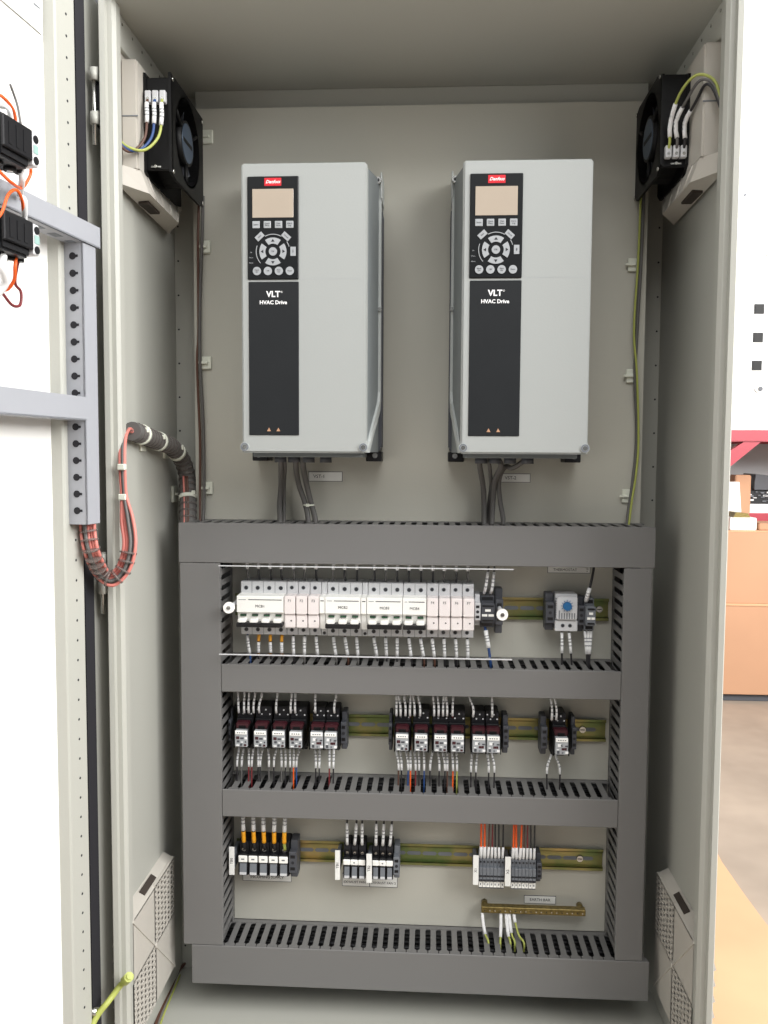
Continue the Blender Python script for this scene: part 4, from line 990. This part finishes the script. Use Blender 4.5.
# earth wires at the bottom
wire([tuple(PZ(150, 1040, ZF+3)), tuple(PZ(160, 1012, ZF+3)), tuple(PZ(170, 990, ZF+3)), tuple(PZ(178, 972, ZF+3)), tuple(PZ(186, 962, ZF+8))], 2.6, 'wbrown', 'brown wire lying along the left floor corner of the cabinet', 'wires at the cabinet foot', name='cable', cat='cable')
wire([tuple(PZ(155, 1040, ZF+5)), tuple(PZ(164, 1014, ZF+6)), tuple(PZ(173, 992, ZF+6)), tuple(PZ(180, 975, ZF+6))], 1.5, 'wyg', 'thin yellow wire lying along the left floor corner of the cabinet', 'wires at the cabinet foot', name='cable', cat='cable')
e1 = PX(131, 978, -392)
wire([tuple(PD and DV(84, 1045, 12)), tuple(DV(96, 1018, 16)), tuple(PY(108, 1002, -285)), tuple(PY(121, 985, -262)), tuple(PX(130, 976, -366))], 4.2, 'wyg', 'yellow-green earth lead from the door into the left cabinet wall', None, sleeves=((.8, .97),), smat='wyg', name='earth_lead', cat='cable')
d_ = DV(93, 1012, 10); g = MB(); g.cyl((d_.x-8, d_.y, d_.z), 'x', 6, 14, 'chrome', 12); o = g.build('stud_bolt', d_ob)

# ================================================================== BEYOND THE CABINET
YB = 2370
def bp(u, v, Y): return PY(u, v, Y)
a = bp(722, 430, YB); zr1 = a.z; zr0 = bp(722, 441.5, YB).z; xl = bp(728, 436, YB).x
zbt = bp(750, 531, YB).z
rk = thing('red_steel_rack', ((xl+1500)/1, YB+300, FL), 'red painted steel rack behind the cabinet on the right', 'rack')
g = MB(); g.box(xl-500, xl+1500, YB, YB+60, zr0, zr1, 'redpaint', 3); g.box(xl-500, xl+1500, YB+540, YB+600, zr0, zr1, 'redpaint', 3); g.build('cross_beam', rk)
g = MB(); g.box(xl-500, xl+1500, YB+601, YB+612, zbt-20, zr1, 'lightgrey'); g.build('rear_sheet', rk)
for x in (xl-520, xl+1440):
    for yy in (YB, YB+540): g = MB(); g.box(x, x+60, yy, yy+60, FL, zr1-2, 'redpaint', 3); g.build('post', rk)
g = MB(); p0 = bp(733, 463, YB); p1 = bp(762, 441, YB); g.prism([(p0.x-60, p0.z-60), (p0.x-60, p0.z+20), (p1.x-70, zr0), (p1.x, zr0)], 'y', YB+8, YB+44, 'redpaint'); g.build('brace', rk)
g = MB(); zz = bp(750, 520, YB).z; g.box(xl-500, xl+1500, YB+260, YB+320, zz-30, zz+12, 'redpaint', 3); g.build('lower_beam', rk)
g = MB(); g.box(xl-520, xl+1500, YB, YB+600, zbt-22, zbt, 'card2', 2); g.build('bench_top', rk)
zs = bp(750, 504, YB+320).z
g = MB(); g.box(xl-460, xl+1440, YB+300, YB+560, zs-46, zs, 'bglass', 2); g.build('shelf_box', rk)
# white panel enclosure standing on the rack with square cut-outs
en = thing('white_control_panel', (xl+500, YB+150, zr1), 'white steel control panel with a column of square cut-outs on the red rack', 'control panel')
g = MB(); zf = zr1+1; g.box(xl-480, xl+1450, YB+12, YB+500, zf, zf+2300, 'bglass', 4); g.build('panel_box', en)
for u0, u1, v0, v1 in ((754.2, 764, 304, 314), (753, 762.8, 332.5, 342.5), (751.8, 761.5, 360.5, 370.5)):
    a = bp(u0, v0, YB+12); c = bp(u1, v1, YB+12); g = MB(); g.box(a.x, c.x, YB+8, YB+13, c.z, a.z, 'black', 1); g.box(a.x+4, c.x-4, YB+6, YB+9, c.z+4, a.z-4, 'blackgloss'); g.build('square_opening', en)
a = bp(758, 389, YB+12); g = MB(); g.cyl((a.x, YB+6, a.z), 'y', 15, 8, 'filterplastic', 18); g.cyl((a.x+8, YB+4, a.z), 'y', 10, 4, 'darkgrey', 14); g.build('round_lamp', en)
for u in (754.5, 768): a = bp(u, 286, YB+12); g = MB(); g.ring((a.x, YB+8, a.z), 'y', 7, 12, 5, 'lightgrey', 16); g.build('lock_ring', en)
a = bp(745, 195, YB+12); g = MB(); g.cyl((a.x, YB+6, a.z), 'y', 5, 7, 'midgrey', 10); g.build('screw', en)
a = bp(768, 252, YB+12); g = MB(); g.box(a.x-6, a.x+70, YB+4, YB+12, a.z-24, a.z+24, 'tie', 2); g.build('latch_plate', en)
# tray of dark parts on the shelf box, carton and paper on the bench
a = bp(742, 503, YB+340); c = bp(770, 490, YB+340)
tr = thing('parts_tray', (c.x, YB+400, zs), 'black tray heaped with dark metal parts on the white shelf', 'tray')
g = MB(); g.box(a.x, a.x+420, YB+330, YB+520, zs, zs+62, 'black', 3)
for k in range(80):
    x = a.x+10+random.random()*390; z = zs+8+random.random()*46; g.box(x, x+8+random.random()*10, YB+324, YB+331, z, z+3+random.random()*5, random.choice(['midgrey', 'darkgrey', 'lightgrey', 'black']))
g.build('tray_body', tr)
g = MB(); g.prism([(a.x+55, zs+100), (a.x+60, zs+140), (a.x+420, zs+100), (a.x+420, zs+66), (a.x+55, zs+66)], 'y', YB+340, YB+500, 'darkgrey'); g.build('folded_lid', tr)
# carton
a = bp(730, 529, YB+40); c = bp(757, 518, YB+40)
g = MB(); g.box(a.x, c.x, YB+40, YB+220, zbt, c.z, 'bglass', 3); g.prism([(a.x+20, c.z+1), (a.x+30, c.z+22), (c.x-30, c.z+18), (c.x-20, c.z+1)], 'y', YB+60, YB+200, 'brass')
o = g.build('small_carton'); tag(o, 'small white carton on the edge of the bench', 'carton')
a = bp(738, 514, YB+230); c = bp(743, 482, YB+230)
g = MB(); g.prism([(a.x-90, zbt), (a.x-60, c.z), (c.x-16, c.z), (a.x+20, zbt)], 'y', YB+230, YB+252, 'bglass'); o = g.build('white_panel_board'); tag(o, 'white board leaning upright on the bench beside the cabinet edge', 'board')
a = bp(742, 478, YB+262); g = MB(); g.box(a.x-30, a.x+42, YB+262, YB+340, zbt, a.z+14, 'card', 4); o = g.build('tan_box'); tag(o, 'tan box standing behind the white board on the bench', 'box')
a = bp(758, 529, YB+60); g = MB(); g.box(a.x, a.x+300, YB+50, YB+200, zbt, zbt+30, 'card', 3); o = g.build('orange_parcel'); tag(o, 'flat orange-tan parcel on the bench at the picture edge', 'parcel')
g = MB(); a = bp(730, 532, YB-20); c = bp(730, 694, YB-20)
zm_ = bp(750, 605, YB-20).z
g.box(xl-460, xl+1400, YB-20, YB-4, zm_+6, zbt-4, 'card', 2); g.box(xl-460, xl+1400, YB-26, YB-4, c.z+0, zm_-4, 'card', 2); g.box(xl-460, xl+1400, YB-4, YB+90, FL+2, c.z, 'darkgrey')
g.box(xl-460, xl+1400, YB-28, YB-6, zm_-4, zm_+6, 'card2', 2)
o = g.build('cardboard_box'); tag(o, 'large tan cardboard box under the red rack', 'box')
o_base = o
pts = [PZ(u, v, FL+6) for u, v in ((716, 850), (722, 862), (745, 895), (768, 926), (800, 968), (830, 1100), (690, 1100), (690, 900))]
g = MB(); g.prism([(p.x, p.y) for p in pts], 'z', FL+.5, FL+6, 'card2'); 
o = g.build('cardboard_sheet'); tag(o, 'flat sheet of pale cardboard lying on the concrete floor', 'cardboard')

# ================================================================== LIGHT
sc = bpy.context.scene
w = bpy.data.worlds.new('world'); sc.world = w; w.use_nodes = True
bg = w.node_tree.nodes['Background']; bg.inputs[0].default_value = (.96, .98, 1, 1); bg.inputs[1].default_value = .20
def area(name, loc, target, sx, sy, power, colr=(1, 1, 1)):
    l = bpy.data.lights.new(name, 'AREA'); l.shape = 'RECTANGLE'; l.size = sx; l.size_y = sy; l.energy = power; l.color = colr
    o = bpy.data.objects.new(name, l); col.objects.link(o); o.location = W(loc)
    o.rotation_euler = (W(target)-W(loc)).to_track_quat('-Z', 'Y').to_euler(); return o
area('overhead_daylight', (600, -2400, 2700), (0, 0, -300), 4.0, 2.2, 112, (1, .995, .98))
area('side_doorway_daylight', (2600, -1900, 1500), (-500, -700, -200), 2.6, 1.8, 145, (1, .995, .985))
area('background_fill_light', (2400, -100, 1150), (1500, 2800, 100), 2.6, 1.6, 165, (1, .985, .96))  # unseen lamp added to brighten the rack and panel beyond the cabinet

# ================================================================== CAMERA
cd = bpy.data.cameras.new('camera'); cam = bpy.data.objects.new('camera', cd); col.objects.link(cam); sc.camera = cam
cd.sensor_fit = 'VERTICAL'; cd.sensor_height = 24; cd.lens = 24*F/1024; cd.clip_start = .05; cd.clip_end = 50
mt = Matrix((( _R.x, _U.x, -_f.x), (_R.y, _U.y, -_f.y), (_R.z, _U.z, -_f.z))).to_4x4()
cam.matrix_world = Matrix.Translation(W(CAM)) @ mt
sc.view_settings.view_transform = 'Standard'; sc.view_settings.look = 'None'; sc.view_settings.gamma = 1; sc.view_settings.use_curve_mapping = False
sc.view_settings.exposure = 0.0
